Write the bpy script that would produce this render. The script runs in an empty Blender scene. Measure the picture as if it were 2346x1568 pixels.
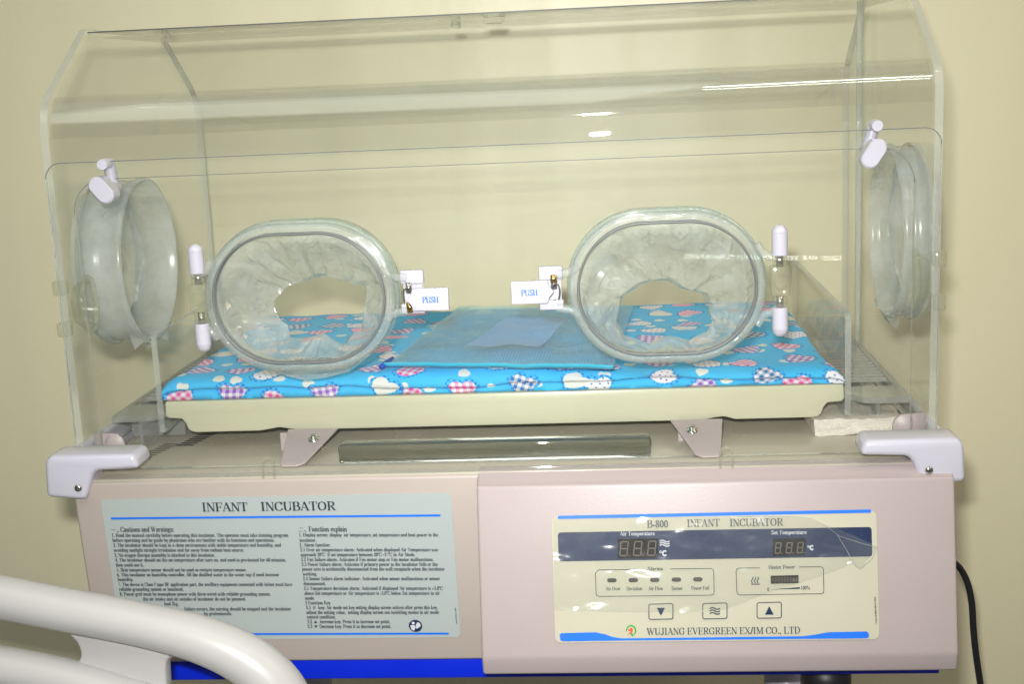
import bpy, bmesh, math, random
from mathutils import Vector, Matrix, noise
from mathutils.geometry import tessellate_polygon
random.seed(7)
sc = bpy.context.scene
COL = sc.collection

# ------------------------------------------------------------------ camera
CAM = Vector((.1287, -1.3131, .364))
YAW, PITCH, ROLL, FPX = .0812, .1969, .0452, 3000.0
R3 = (Matrix.Rotation(YAW, 3, 'Z') @ Matrix.Rotation(-PITCH, 3, 'X') @ Matrix.Rotation(ROLL, 3, 'Y'))
cam_d = bpy.data.cameras.new('camera'); cam = bpy.data.objects.new('camera', cam_d); COL.objects.link(cam)
cam_d.sensor_width = 36; cam_d.lens = FPX / 2346 * 36; cam_d.clip_start = .02; cam_d.clip_end = 60
cam.matrix_world = Matrix.Translation(CAM) @ (R3 @ Matrix.Rotation(math.pi / 2, 3, 'X')).to_4x4()
sc.camera = cam

# ------------------------------------------------------------------ world and lamps
world = bpy.data.worlds.new('World'); sc.world = world; world.use_nodes = True
wn = world.node_tree.nodes; wl = world.node_tree.links
bg = wn['Background']
wt = wn.new('ShaderNodeTexCoord'); wno = wn.new('ShaderNodeTexNoise'); wr = wn.new('ShaderNodeValToRGB')
wno.inputs['Scale'].default_value = 1.6; wno.inputs['Detail'].default_value = 1.0
wr.color_ramp.elements[0].position = .30; wr.color_ramp.elements[0].color = (.50, .50, .44, 1)
wr.color_ramp.elements[1].position = .74; wr.color_ramp.elements[1].color = (.86, .87, .88, 1)
wl.new(wt.outputs['Generated'], wno.inputs['Vector']); wl.new(wno.outputs['Fac'], wr.inputs['Fac']); wl.new(wr.outputs['Color'], bg.inputs['Color'])
bg.inputs['Strength'].default_value = .19

def lamp(name, kind, loc, target, power, color=(1, 1, 1), size=.1, size_y=None):
    l = bpy.data.lights.new(name, kind); o = bpy.data.objects.new(name, l); COL.objects.link(o)
    l.energy = power; l.color = color
    if kind == 'AREA':
        l.size = size
        if size_y: l.shape = 'RECTANGLE'; l.size_y = size_y
    else: l.shadow_soft_size = size
    o.location = loc
    o.rotation_euler = (Vector(target) - Vector(loc)).to_track_quat('-Z', 'Y').to_euler()
    return o
fl = lamp('camera_flash', 'AREA', (.10, -1.33, .443), (.02, .1, .1), 5.0, (1, .985, .96), .05, .03)
fl.data.spread = math.radians(85)
lamp('green_fill', 'AREA', (-.5, -1.2, 1.9), (0, .2, .1), 9.5, (.94, 1, .92), 1.6, 1.4)  # added fill: broad, faintly green ambient light from the left
lamp('ceiling_tube', 'AREA', (.62, -1.0, 1.9), (.3, .2, .1), 3.0, (.97, 1, .97), .55, .06)
lamp('warm_fill', 'AREA', (1.7, -.6, 1.6), (.5, .6, .1), 7.0, (1, .80, .56), .7, .5)  # added fill: warms the right side of the wall, no real fixture

sc.view_settings.view_transform = 'Standard'; sc.view_settings.look = 'None'
sc.view_settings.exposure = .33; sc.view_settings.gamma = 1
try: sc.view_settings.use_curve_mapping = False
except Exception: pass
cy = sc.cycles
cy.max_bounces = 20; cy.transparent_max_bounces = 48; cy.transmission_bounces = 14; cy.glossy_bounces = 6; cy.diffuse_bounces = 4
cy.use_denoising = True; cy.sample_clamp_indirect = 6
cy.caustics_reflective = False; cy.caustics_refractive = False

# ------------------------------------------------------------------ helpers
def ray(p):
    return R3 @ Vector(((p[0] - 1173) / FPX, 1, -(p[1] - 784) / FPX))
def on(p, axis, val):
    d = ray(p); t = (val - CAM[axis]) / d[axis]; return CAM + t * d
def onplane(p, p0, n):
    d = ray(p); t = (Vector(p0) - CAM).dot(n) / d.dot(n); return CAM + t * d

def tag(o, label, cat, group=None, kind=None):
    if label: o['label'] = label
    if cat: o['category'] = cat
    if group: o['group'] = group
    if kind: o['kind'] = kind
    return o
def thing(name, label, cat, loc=(0, 0, 0), group=None):
    o = bpy.data.objects.new(name, None); COL.objects.link(o); o.location = loc; o.empty_display_size = .05
    return tag(o, label, cat, group)
def wpos(o):
    v = Vector((0, 0, 0))
    while o is not None: v += o.location; o = o.parent
    return v

class MB:
    """collects geometry for one mesh object (world coordinates)"""
    def __init__(s): s.v = []; s.f = []; s.m = []; s.s = []; s.uv = {}
    def add(s, vs, fs, mat=0, smooth=False):
        b = len(s.v); s.v += [Vector(v) for v in vs]
        for f in fs: s.f.append([b + i for i in f]); s.m.append(mat); s.s.append(smooth)
        return b
    def bm(s, bm, mat=0, smooth=False):
        bm.verts.index_update()
        s.add([v.co.copy() for v in bm.verts], [[v.index for v in f.verts] for f in bm.faces], mat, smooth); bm.free()
    def box(s, lo, hi, bev=0, seg=2, mat=0, smooth=None):
        bm = bmesh.new(); bmesh.ops.create_cube(bm, size=1)
        c = [(a + b) / 2 for a, b in zip(lo, hi)]; d = [abs(b - a) for a, b in zip(lo, hi)]
        for v in bm.verts: v.co = Vector((c[0] + v.co.x * d[0], c[1] + v.co.y * d[1], c[2] + v.co.z * d[2]))
        if bev: bmesh.ops.bevel(bm, geom=bm.edges[:], offset=bev, segments=seg, profile=.5, affect='EDGES')
        s.bm(bm, mat, bool(bev) if smooth is None else smooth)
    def prism(s, pts, ext, bev=0, seg=2, mat=0, smooth=None):
        """polygon (3-D points, planar) pushed along vector ext"""
        bm = bmesh.new(); vs = [bm.verts.new(p) for p in pts]
        f = bm.faces.new(vs); r = bmesh.ops.extrude_face_region(bm, geom=[f])
        bmesh.ops.translate(bm, vec=Vector(ext), verts=[g for g in r['geom'] if isinstance(g, bmesh.types.BMVert)])
        bmesh.ops.recalc_face_normals(bm, faces=bm.faces[:])
        if bev: bmesh.ops.bevel(bm, geom=bm.edges[:], offset=bev, segments=seg, profile=.5, affect='EDGES')
        s.bm(bm, mat, bool(bev) if smooth is None else smooth)
    def tube(s, path, r, n=14, mat=0, caps=True, ry=None, closed=False, up=None, smooth=True):
        path = [Vector(p) for p in path]; N = len(path); rings = []
        rr = r if isinstance(r, (list, tuple)) else [r] * N
        prev = None; vs = []
        for i, p in enumerate(path):
            a = path[(i - 1) % N] if (i or closed) else p; b = path[(i + 1) % N] if (i < N - 1 or closed) else p
            t = (b - a).normalized()
            if up is not None: u = (Vector(up) - t * t.dot(Vector(up))).normalized()
            elif prev is None:
                u = t.orthogonal().normalized()
            else: u = (prev - t * t.dot(prev)).normalized()
            prev = u; w = t.cross(u); k = rr[i]; k2 = k if ry is None else k * ry
            vs += [p + u * k2 * math.cos(2 * math.pi * j / n) + w * k * math.sin(2 * math.pi * j / n) for j in range(n)]
        fs = []
        for i in range(N if closed else N - 1):
            i2 = (i + 1) % N
            for j in range(n): fs.append([i * n + j, i * n + (j + 1) % n, i2 * n + (j + 1) % n, i2 * n + j])
        if caps and not closed: fs += [list(range(n))[::-1], [(N - 1) * n + j for j in range(n)]]
        s.add(vs, fs, mat, smooth)
    def lathe(s, prof, base, axis, n=32, mat=0, smooth=True):
        """prof: (radius, height along axis)"""
        ax = Vector(axis).normalized(); u = ax.orthogonal().normalized(); w = ax.cross(u); base = Vector(base)
        vs = [base + ax * h + (u * math.cos(2 * math.pi * j / n) + w * math.sin(2 * math.pi * j / n)) * r for r, h in prof for j in range(n)]
        fs = [[i * n + j, i * n + (j + 1) % n, (i + 1) * n + (j + 1) % n, (i + 1) * n + j] for i in range(len(prof) - 1) for j in range(n)]
        s.add(vs, fs, mat, smooth)
    def loft(s, loops, mat=0, smooth=True, closed=True):
        n = len(loops[0]); vs = [p for l in loops for p in l]; m = n if closed else n - 1
        fs = [[i * n + j, i * n + (j + 1) % n, (i + 1) * n + (j + 1) % n, (i + 1) * n + j] for i in range(len(loops) - 1) for j in range(m)]
        return s.add(vs, fs, mat, smooth)
    def flat(s, loops, mat=0):
        """filled planar polygon with holes (first loop outer)"""
        allp = [p for l in loops for p in l]
        s.add(allp, [list(t) for t in tessellate_polygon([[Vector(p) for p in l] for l in loops])], mat, False)
    def build(s, name, mats, parent=None, uv=None, fix=True, sharp=None):
        off = wpos(parent)
        me = bpy.data.meshes.new(name); me.from_pydata([v - off for v in s.v], [], s.f)
        for m in (mats if isinstance(mats, (list, tuple)) else [mats]): me.materials.append(m)
        me.polygons.foreach_set('material_index', s.m); me.polygons.foreach_set('use_smooth', s.s)
        if uv:
            L = me.uv_layers.new(name='UVMap')
            for l in me.loops: L.data[l.index].uv = uv[l.vertex_index]
        if fix and not uv:
            bm = bmesh.new(); bm.from_mesh(me); bmesh.ops.recalc_face_normals(bm, faces=bm.faces[:]); bm.to_mesh(me); bm.free()
        if sharp: me.set_sharp_from_angle(angle=math.radians(sharp))
        o = bpy.data.objects.new(name, me); COL.objects.link(o); o.parent = parent
        return o

def rrect(cx, cz, hw, hh, r, n=8):
    out = []
    for (sx, sz, a0) in ((1, 1, 0), (-1, 1, 90), (-1, -1, 180), (1, -1, 270)):
        for k in range(n + 1):
            a = math.radians(a0 + 90 * k / n)
            out.append((cx + sx * (hw - r) + r * math.cos(a), cz + sz * (hh - r) + r * math.sin(a)))
    return out
def fillet(pts, rs, n=8):
    """round the corners of an open 2-D polyline"""
    out = [pts[0]]
    for i in range(1, len(pts) - 1):
        a, b, c = Vector(pts[i - 1]), Vector(pts[i]), Vector(pts[i + 1])
        r = rs[i]
        if not r: out.append(tuple(b)); continue
        d1 = (a - b).normalized(); d2 = (c - b).normalized(); th = d1.angle(d2); t = r / math.tan(th / 2)
        ctr = b + (d1 + d2).normalized() * (r / math.sin(th / 2)); p1 = b + d1 * t; p2 = b + d2 * t
        v1 = p1 - ctr; v2 = p2 - ctr; ang = v1.angle(v2); sgn = 1 if v1.x * v2.y - v1.y * v2.x > 0 else -1
        for k in range(n + 1):
            q = Matrix.Rotation(sgn * ang * k / n, 2) @ v1; out.append(tuple(ctr + q))
    out.append(pts[-1]); return out
def spline(pts, n=8):
    P = [Vector(p) for p in pts]; P = [P[0] * 2 - P[1]] + P + [P[-1] * 2 - P[-2]]; out = []
    for i in range(1, len(P) - 2):
        a, b, c, d = P[i - 1:i + 3]
        for k in range(n):
            t = k / n; out.append(.5 * ((2 * b) + (c - a) * t + (2 * a - 5 * b + 4 * c - d) * t * t + (3 * b - a - 3 * c + d) * t ** 3))
    out.append(P[-2]); return out

# ------------------------------------------------------------------ materials
def new_mat(name):
    m = bpy.data.materials.new(name); m.use_nodes = True; nt = m.node_tree; nt.nodes.clear()
    out = nt.nodes.new('ShaderNodeOutputMaterial'); return m, nt, out
def pbr(name, col, rough=.5, metal=0, spec=.5, var=.06, vscale=14, bump=0, bscale=200, coat=0, sss=0, sss_r=(.02, .016, .008)):
    m, nt, out = new_mat(name); N = nt.nodes; L = nt.links
    b = N.new('ShaderNodeBsdfPrincipled'); L.new(b.outputs[0], out.inputs[0])
    b.inputs['Roughness'].default_value = rough; b.inputs['Metallic'].default_value = metal
    b.inputs['Specular IOR Level'].default_value = spec; b.inputs['Coat Weight'].default_value = coat
    b.inputs['Coat Roughness'].default_value = .08
    tc = N.new('ShaderNodeTexCoord'); no = N.new('ShaderNodeTexNoise'); no.inputs['Scale'].default_value = vscale; no.inputs['Detail'].default_value = 6
    L.new(tc.outputs['Object'], no.inputs['Vector'])
    mx = N.new('ShaderNodeMix'); mx.data_type = 'RGBA'
    mx.inputs['A'].default_value = (*[c * (1 - var) for c in col], 1); mx.inputs['B'].default_value = (*[min(1, c * (1 + var)) for c in col], 1)
    L.new(no.outputs['Fac'], mx.inputs['Factor']); L.new(mx.outputs['Result'], b.inputs['Base Color'])
    mr = N.new('ShaderNodeMapRange'); mr.inputs['To Min'].default_value = max(0, rough - .05); mr.inputs['To Max'].default_value = rough + .07
    L.new(no.outputs['Fac'], mr.inputs['Value']); L.new(mr.outputs[0], b.inputs['Roughness'])
    if sss: b.inputs['Subsurface Weight'].default_value = sss; b.inputs['Subsurface Radius'].default_value = sss_r; b.inputs['Subsurface Scale'].default_value = 1
    if bump:
        n2 = N.new('ShaderNodeTexNoise'); n2.inputs['Scale'].default_value = bscale; n2.inputs['Detail'].default_value = 3
        L.new(tc.outputs['Object'], n2.inputs['Vector']); bp = N.new('ShaderNodeBump'); bp.inputs['Strength'].default_value = bump; bp.inputs['Distance'].default_value = .002
        L.new(n2.outputs['Fac'], bp.inputs['Height']); L.new(bp.outputs[0], b.inputs['Normal'])
    return m
def clear(name, tint=(.97, .98, .97), ior=1.49, rough=.015, haze=0, hazecol=(.8, .85, .84), trans=.5, wav=0, dust=False, graz=1.0):
    """see-through sheet: straight transmission plus a Fresnel reflection, optional milky share"""
    m, nt, out = new_mat(name); N = nt.nodes; L = nt.links
    t = N.new('ShaderNodeBsdfTransparent'); t.inputs[0].default_value = (*tint, 1)
    g = N.new('ShaderNodeBsdfGlossy'); g.inputs['Roughness'].default_value = rough
    # Fresnel share the same from both sides of the thin sheet (Schlick)
    ge = N.new('ShaderNodeNewGeometry'); dt = N.new('ShaderNodeVectorMath'); dt.operation = 'DOT_PRODUCT'
    L.new(ge.outputs['Incoming'], dt.inputs[0]); L.new(ge.outputs['Normal'], dt.inputs[1])
    def mth(op, *a):
        n = N.new('ShaderNodeMath'); n.operation = op
        for i, x in enumerate(a):
            if isinstance(x, (int, float)): n.inputs[i].default_value = x
            else: L.new(x, n.inputs[i])
        return n.outputs[0]
    f0 = ((ior - 1) / (ior + 1)) ** 2
    frs = mth('MULTIPLY_ADD', mth('POWER', mth('SUBTRACT', 1.0, mth('ABSOLUTE', dt.outputs['Value'])), 5.0), (1 - f0) * graz, f0)
    mx = N.new('ShaderNodeMixShader'); base = t.outputs[0]
    tc = N.new('ShaderNodeTexCoord')
    if haze or dust:
        d = N.new('ShaderNodeBsdfDiffuse'); d.inputs[0].default_value = (*hazecol, 1)
        tr = N.new('ShaderNodeBsdfTranslucent'); tr.inputs[0].default_value = (*hazecol, 1)
        m1 = N.new('ShaderNodeMixShader'); m1.inputs[0].default_value = trans; L.new(d.outputs[0], m1.inputs[1]); L.new(tr.outputs[0], m1.inputs[2])
        m2 = N.new('ShaderNodeMixShader'); L.new(base, m2.inputs[1]); L.new(m1.outputs[0], m2.inputs[2]); m2.inputs[0].default_value = haze
        no = N.new('ShaderNodeTexNoise'); no.inputs['Scale'].default_value = 9 if dust else 30; no.inputs['Detail'].default_value = 5
        L.new(tc.outputs['Object'], no.inputs['Vector'])
        mr = N.new('ShaderNodeMapRange'); mr.inputs['From Min'].default_value = .3; mr.inputs['From Max'].default_value = .7
        mr.inputs['To Min'].default_value = haze * .6; mr.inputs['To Max'].default_value = haze * 1.3 + (.012 if dust else 0)
        L.new(no.outputs['Fac'], mr.inputs['Value']); L.new(mr.outputs[0], m2.inputs[0]); base = m2.outputs[0]
    L.new(frs, mx.inputs[0]); L.new(base, mx.inputs[1]); L.new(g.outputs[0], mx.inputs[2]); L.new(mx.outputs[0], out.inputs[0])
    if wav:
        n2 = N.new('ShaderNodeTexNoise'); n2.inputs['Scale'].default_value = wav; n2.inputs['Detail'].default_value = 2
        L.new(tc.outputs['Object'], n2.inputs['Vector']); bp = N.new('ShaderNodeBump'); bp.inputs['Strength'].default_value = .3; bp.inputs['Distance'].default_value = .004
        L.new(n2.outputs['Fac'], bp.inputs['Height']); L.new(bp.outputs[0], g.inputs['Normal'])
    return m
def glass(name, col=(.95, .98, .97), ior=1.49, rough=.02, bump=0, straight=.3, milk=0, shine=0):
    m, nt, out = new_mat(name); N = nt.nodes; L = nt.links
    g = N.new('ShaderNodeBsdfGlass'); g.inputs['Color'].default_value = (*col, 1); g.inputs['IOR'].default_value = ior; g.inputs['Roughness'].default_value = rough
    t = N.new('ShaderNodeBsdfTransparent'); t.inputs[0].default_value = (*[c * .97 for c in col], 1)
    mx = N.new('ShaderNodeMixShader'); mx.inputs[0].default_value = straight
    L.new(g.outputs[0], mx.inputs[1]); L.new(t.outputs[0], mx.inputs[2]); last = mx.outputs[0]
    if milk:
        d = N.new('ShaderNodeBsdfDiffuse'); d.inputs[0].default_value = (.82, .86, .84, 1); m2 = N.new('ShaderNodeMixShader'); m2.inputs[0].default_value = milk
        L.new(last, m2.inputs[1]); L.new(d.outputs[0], m2.inputs[2]); last = m2.outputs[0]
    if shine:
        lw = N.new('ShaderNodeNewGeometry'); dt = N.new('ShaderNodeVectorMath'); dt.operation = 'DOT_PRODUCT'; L.new(lw.outputs['Incoming'], dt.inputs[0]); L.new(lw.outputs['Normal'], dt.inputs[1])
        ab = N.new('ShaderNodeMath'); ab.operation = 'ABSOLUTE'; L.new(dt.outputs['Value'], ab.inputs[0])
        mr = N.new('ShaderNodeMapRange'); mr.inputs['To Min'].default_value = shine * 4; mr.inputs['To Max'].default_value = shine; L.new(ab.outputs[0], mr.inputs['Value'])
        gl = N.new('ShaderNodeBsdfGlossy'); gl.inputs['Roughness'].default_value = .02; m3 = N.new('ShaderNodeMixShader'); L.new(mr.outputs[0], m3.inputs[0])
        L.new(last, m3.inputs[1]); L.new(gl.outputs[0], m3.inputs[2]); last = m3.outputs[0]
    L.new(last, out.inputs[0])
    if bump:
        tc = N.new('ShaderNodeTexCoord'); n2 = N.new('ShaderNodeTexNoise'); n2.inputs['Scale'].default_value = bump
        L.new(tc.outputs['Object'], n2.inputs['Vector']); bp = N.new('ShaderNodeBump'); bp.inputs['Strength'].default_value = .35; bp.inputs['Distance'].default_value = .003
        L.new(n2.outputs['Fac'], bp.inputs['Height']); L.new(bp.outputs[0], g.inputs['Normal'])
    return m

M = {}
M['sheet'] = clear('clear_acrylic_sheet', (.994, .997, .992), ior=1.36, rough=.012, dust=True, haze=.006)
M['side'] = clear('clear_side_sheet', (.995, .998, .993), ior=1.40, rough=.012, graz=.4)
M['edge'] = glass('acrylic_cut_edge', (.96, .985, .975), straight=.45, milk=.22)
M['bend'] = glass('acrylic_heat_bend', (.99, .995, .99), rough=.01, straight=.84, shine=.045)
M['glass'] = glass('clear_acrylic_block', (.95, .97, .95))
M['bar'] = glass('thick_clear_bar', (.985, .99, .98), straight=.05, rough=.015)
M['shelf'] = clear('clear_shelf', (.975, .98, .965), ior=1.75, rough=.05, haze=.10, hazecol=(.9, .9, .86), trans=.3)
M['louvre'] = glass('clear_louvre', (.985, .99, .975), straight=.66, milk=.18, rough=.03, shine=.10)
M['seal'] = pbr('grey_clear_seal', (.20, .21, .21), .3)
M['ring'] = clear('clear_port_ring', (.95, .97, .96), haze=.20, hazecol=(.86, .88, .87), trans=.35, rough=.05, wav=160)
M['neck'] = clear('milky_port_neck', (.90, .96, .95), haze=.28, hazecol=(.70, .80, .80), rough=.08)
M['film'] = clear('thin_plastic_film', (.93, .97, .95), haze=.46, hazecol=(.93, .96, .94), trans=.5, ior=1.8, rough=.10)
M['silicone'] = clear('milky_silicone', (.95, .975, .97), haze=.38, hazecol=(.96, .98, .985), trans=.6, rough=.22)
M['clip'] = clear('yellowed_clear_plastic', (.955, .96, .91), haze=.14, hazecol=(.85, .85, .72), rough=.06)
M['sticker_film'] = clear('protective_film', (.97, .975, .965), haze=.10, rough=.13, ior=1.5)
M['white'] = pbr('white_plastic', (.57, .56, .64), .22, var=.02, coat=.3)
M['rail'] = pbr('bed_rail_plastic', (.54, .53, .515), .34, var=.05, vscale=9, bump=.04, bscale=60)
M['panel'] = pbr('beige_powder_coat', (.455, .395, .355), .42, var=.03, bump=.10, bscale=700)
M['pink'] = pbr('pinkish_powder_coat', (.44, .372, .368), .38, var=.03, bump=.10, bscale=700)
M['deck'] = pbr('deck_sheet', (.46, .425, .34), .25, var=.05)
M['cream'] = pbr('cream_moulded_plastic', (.57, .565, .41), .22, var=.03, vscale=7, sss=.25)
M['blue'] = pbr('blue_painted_steel', (.0, .022, .70), .35, var=.05)
M['steel'] = pbr('bright_steel', (.62, .60, .56), .18, metal=1, var=.1, vscale=80)
M['brass'] = pbr('brass', (.70, .50, .16), .2, metal=1, var=.1, vscale=80)
M['black'] = pbr('black_rubber', (.012, .012, .015), .45)
M['dark'] = pbr('dark_slot', (.03, .03, .028), .6)
M['gasket'] = pbr('grey_gasket', (.16, .17, .17), .35)
M['label'] = pbr('label_vinyl', (.42, .47, .46), .35, var=.02)
M['plate'] = pbr('cream_panel_overlay', (.54, .52, .40), .3, var=.03, vscale=25)
M['ink'] = pbr('dark_slate_ink', (.022, .04, .055), .5)
M['greyink'] = pbr('grey_ink', (.07, .085, .095), .5)
M['whiteink'] = pbr('white_ink', (.62, .64, .68), .5)
M['blueink'] = pbr('blue_print', (.008, .17, .84), .4)
M['pushink'] = pbr('push_blue_print', (.012, .15, .52), .4)
M['navy'] = pbr('navy_print', (.016, .030, .085), .3, var=.25, vscale=300)
M['led'] = pbr('display_window', (.012, .009, .007), .2)
M['segment'] = pbr('unlit_segment', (.12, .095, .085), .5)
M['lamp'] = pbr('unlit_lamp', (.055, .042, .032), .4)
M['green'] = pbr('green_print', (.03, .36, .03), .4)
M['red'] = pbr('red_print', (.75, .09, .02), .4)
M['foam'] = pbr('white_foam', (.66, .63, .55), .55, var=.1, vscale=260, bump=.8, bscale=420)
M['lavender'] = pbr('lavender_sheet', (.55, .52, .86), .6)
M['navybind'] = pbr('blue_binding', (.01, .07, .42), .6, bump=.3, bscale=900)
M['zip'] = pbr('turquoise_zip', (.05, .46, .66), .25, coat=.5)
def wall_mat():
    m, nt, out = new_mat('painted_wall'); N = nt.nodes; L = nt.links
    b = N.new('ShaderNodeBsdfPrincipled'); L.new(b.outputs[0], out.inputs[0]); b.inputs['Roughness'].default_value = .38
    tc = N.new('ShaderNodeTexCoord'); mp = N.new('ShaderNodeMapping'); mp.inputs['Scale'].default_value = (5, 1, .35); L.new(tc.outputs['Object'], mp.inputs[0])
    n1 = N.new('ShaderNodeTexNoise'); n1.inputs['Scale'].default_value = 1.6; n1.inputs['Detail'].default_value = 1.5; L.new(mp.outputs[0], n1.inputs['Vector'])
    n2 = N.new('ShaderNodeTexNoise'); n2.inputs['Scale'].default_value = 90; n2.inputs['Detail'].default_value = 5; L.new(tc.outputs['Object'], n2.inputs['Vector'])
    mx = N.new('ShaderNodeMix'); mx.data_type = 'RGBA'; mx.inputs['A'].default_value = (.81, .76, .525, 1); mx.inputs['B'].default_value = (.85, .80, .56, 1)
    L.new(n1.outputs['Fac'], mx.inputs['Factor']); L.new(mx.outputs['Result'], b.inputs['Base Color'])
    ad = N.new('ShaderNodeMath'); ad.operation = 'MULTIPLY_ADD'; ad.inputs[1].default_value = .05; L.new(n2.outputs['Fac'], ad.inputs[0]); L.new(n1.outputs['Fac'], ad.inputs[2])
    bp = N.new('ShaderNodeBump'); bp.inputs['Strength'].default_value = .5; bp.inputs['Distance'].default_value = .012; L.new(ad.outputs[0], bp.inputs['Height']); L.new(bp.outputs[0], b.inputs['Normal'])
    return m
M['wall'] = wall_mat()

class E:
    """tiny expression builder over Math nodes"""
    nt = None
    def __init__(s, k): s.k = k
    def mk(s, op, *a):
        n = E.nt.nodes.new('ShaderNodeMath'); n.operation = op
        for i, x in enumerate(a):
            x = x.k if isinstance(x, E) else x
            if isinstance(x, (int, float)): n.inputs[i].default_value = x
            else: E.nt.links.new(x, n.inputs[i])
        return E(n.outputs[0])
    def __add__(s, o): return s.mk('ADD', s, o)
    def __sub__(s, o): return s.mk('SUBTRACT', s, o)
    def __mul__(s, o): return s.mk('MULTIPLY', s, o)
    def __rmul__(s, o): return s.mk('MULTIPLY', o, s)
    def lt(s, o): return s.mk('LESS_THAN', s, o)
    def gt(s, o): return s.mk('GREATER_THAN', s, o)
    def sin(s): return s.mk('SINE', s)
    def cos(s): return s.mk('COSINE', s)
def mixc(fac, a, b):
    n = E.nt.nodes.new('ShaderNodeMix'); n.data_type = 'RGBA'
    E.nt.links.new(fac.k, n.inputs['Factor'])
    for nm, c in (('A', a), ('B', b)):
        if isinstance(c, tuple): n.inputs[nm].default_value = (*c, 1)
        else: E.nt.links.new(c, n.inputs[nm])
    return n.outputs['Result']
def hearts(sx, sy, ox, oy, scale, r, rnd, flip=0):
    """one heart per Voronoi cell: returns inside mask, halo mask, local coords and a random number"""
    N = E.nt.nodes; L = E.nt.links
    cx = N.new('ShaderNodeCombineXYZ'); L.new(((sx + ox) * scale).k, cx.inputs[0]); L.new(((sy + oy) * scale).k, cx.inputs[1])
    v = N.new('ShaderNodeTexVoronoi'); v.voronoi_dimensions = '2D'; v.inputs['Scale'].default_value = 1; v.inputs['Randomness'].default_value = rnd
    L.new(cx.outputs[0], v.inputs['Vector'])
    sp = N.new('ShaderNodeSeparateXYZ'); L.new(v.outputs['Position'], sp.inputs[0]); sc_ = N.new('ShaderNodeSeparateXYZ'); L.new(v.outputs['Color'], sc_.inputs[0])
    s0 = N.new('ShaderNodeSeparateXYZ'); L.new(cx.outputs[0], s0.inputs[0])
    dx = (E(s0.outputs[0]) - E(sp.outputs[0])); dy = (E(s0.outputs[1]) - E(sp.outputs[1]))
    a = (E(sc_.outputs[1]) - .5) * 2.6 + flip
    c, s = a.cos(), a.sin(); x = (dx * c - dy * s) * (1 / r); y = (dx * s + dy * c) * (1 / r)
    def hf(k):
        X, Y = x * k, y * k; q = X * X + Y * Y - 1.0
        return q * q * q - X * X * Y * Y * Y
    return hf(1.0).lt(0), hf(.80).lt(0), x, y, E(sc_.outputs[0]), E(sc_.outputs[2])
def cloth_mat():
    m, nt, out = new_mat('heart_print_cotton'); E.nt = nt; N = nt.nodes; L = nt.links
    b = N.new('ShaderNodeBsdfPrincipled'); L.new(b.outputs[0], out.inputs[0]); b.inputs['Roughness'].default_value = .8; b.inputs['Specular IOR Level'].default_value = .2
    b.inputs['Sheen Weight'].default_value = .1
    uv = N.new('ShaderNodeUVMap'); s = N.new('ShaderNodeSeparateXYZ'); L.new(uv.outputs[0], s.inputs[0]); U, V = E(s.outputs[0]), E(s.outputs[1])
    no = N.new('ShaderNodeTexNoise'); no.inputs['Scale'].default_value = 25; L.new(uv.outputs[0], no.inputs['Vector'])
    base = mixc(E(no.outputs['Fac']), (.04, .42, .78), (.07, .50, .85))
    # small cream hearts
    i2, h2, x2, y2, r2, q2 = hearts(U, V, .013, .021, 1 / .036, .17, .85)
    colr = mixc(i2 * r2.lt(.75), base, (.66, .70, .66))
    # big patterned hearts
    i1, h1, x, y, rr, qq = hearts(U, V, 0, 0, 1 / .052, .265, .55)
    dash = ((x * 13).sin() * (y * 13).sin()).gt(0.05)
    colr = mixc(h1 * dash, mixc(h1, colr, base), (.03, .22, .60))
    gx = (x * 11).sin().gt(0); gy = (y * 11).sin().gt(0)
    def gingham(c): return mixc(gx * gy, mixc(gx + gy - gx * gy, (.72, .70, .76), tuple(.45 * k + .36 for k in c)), c)
    dots = ((x * 9.5).sin() * (y * 9.5).sin()).gt(.72)
    def dotted(c): return mixc(dots, (.74, .74, .78), c)
    k = dotted((.03, .22, .52))
    k = mixc(rr.gt(.22), k, gingham((.76, .09, .37)))
    k = mixc(rr.gt(.45), k, gingham((.26, .09, .52)))
    k = mixc(rr.gt(.64), k, dotted((.22, .08, .50)))
    k = mixc(rr.gt(.82), k, gingham((.02, .16, .42)))
    k = mixc(rr.gt(.93), k, (.66, .68, .64))
    colr = mixc(i1, colr, k)
    L.new(colr, b.inputs['Base Color'])
    w = N.new('ShaderNodeTexNoise'); w.inputs['Scale'].default_value = 160; w.inputs['Detail'].default_value = 4; L.new(uv.outputs[0], w.inputs['Vector'])
    bp = N.new('ShaderNodeBump'); bp.inputs['Strength'].default_value = .35; bp.inputs['Distance'].default_value = .002; L.new(w.outputs['Fac'], bp.inputs['Height']); L.new(bp.outputs[0], b.inputs['Normal'])
    return m
M['cloth'] = cloth_mat()
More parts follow.
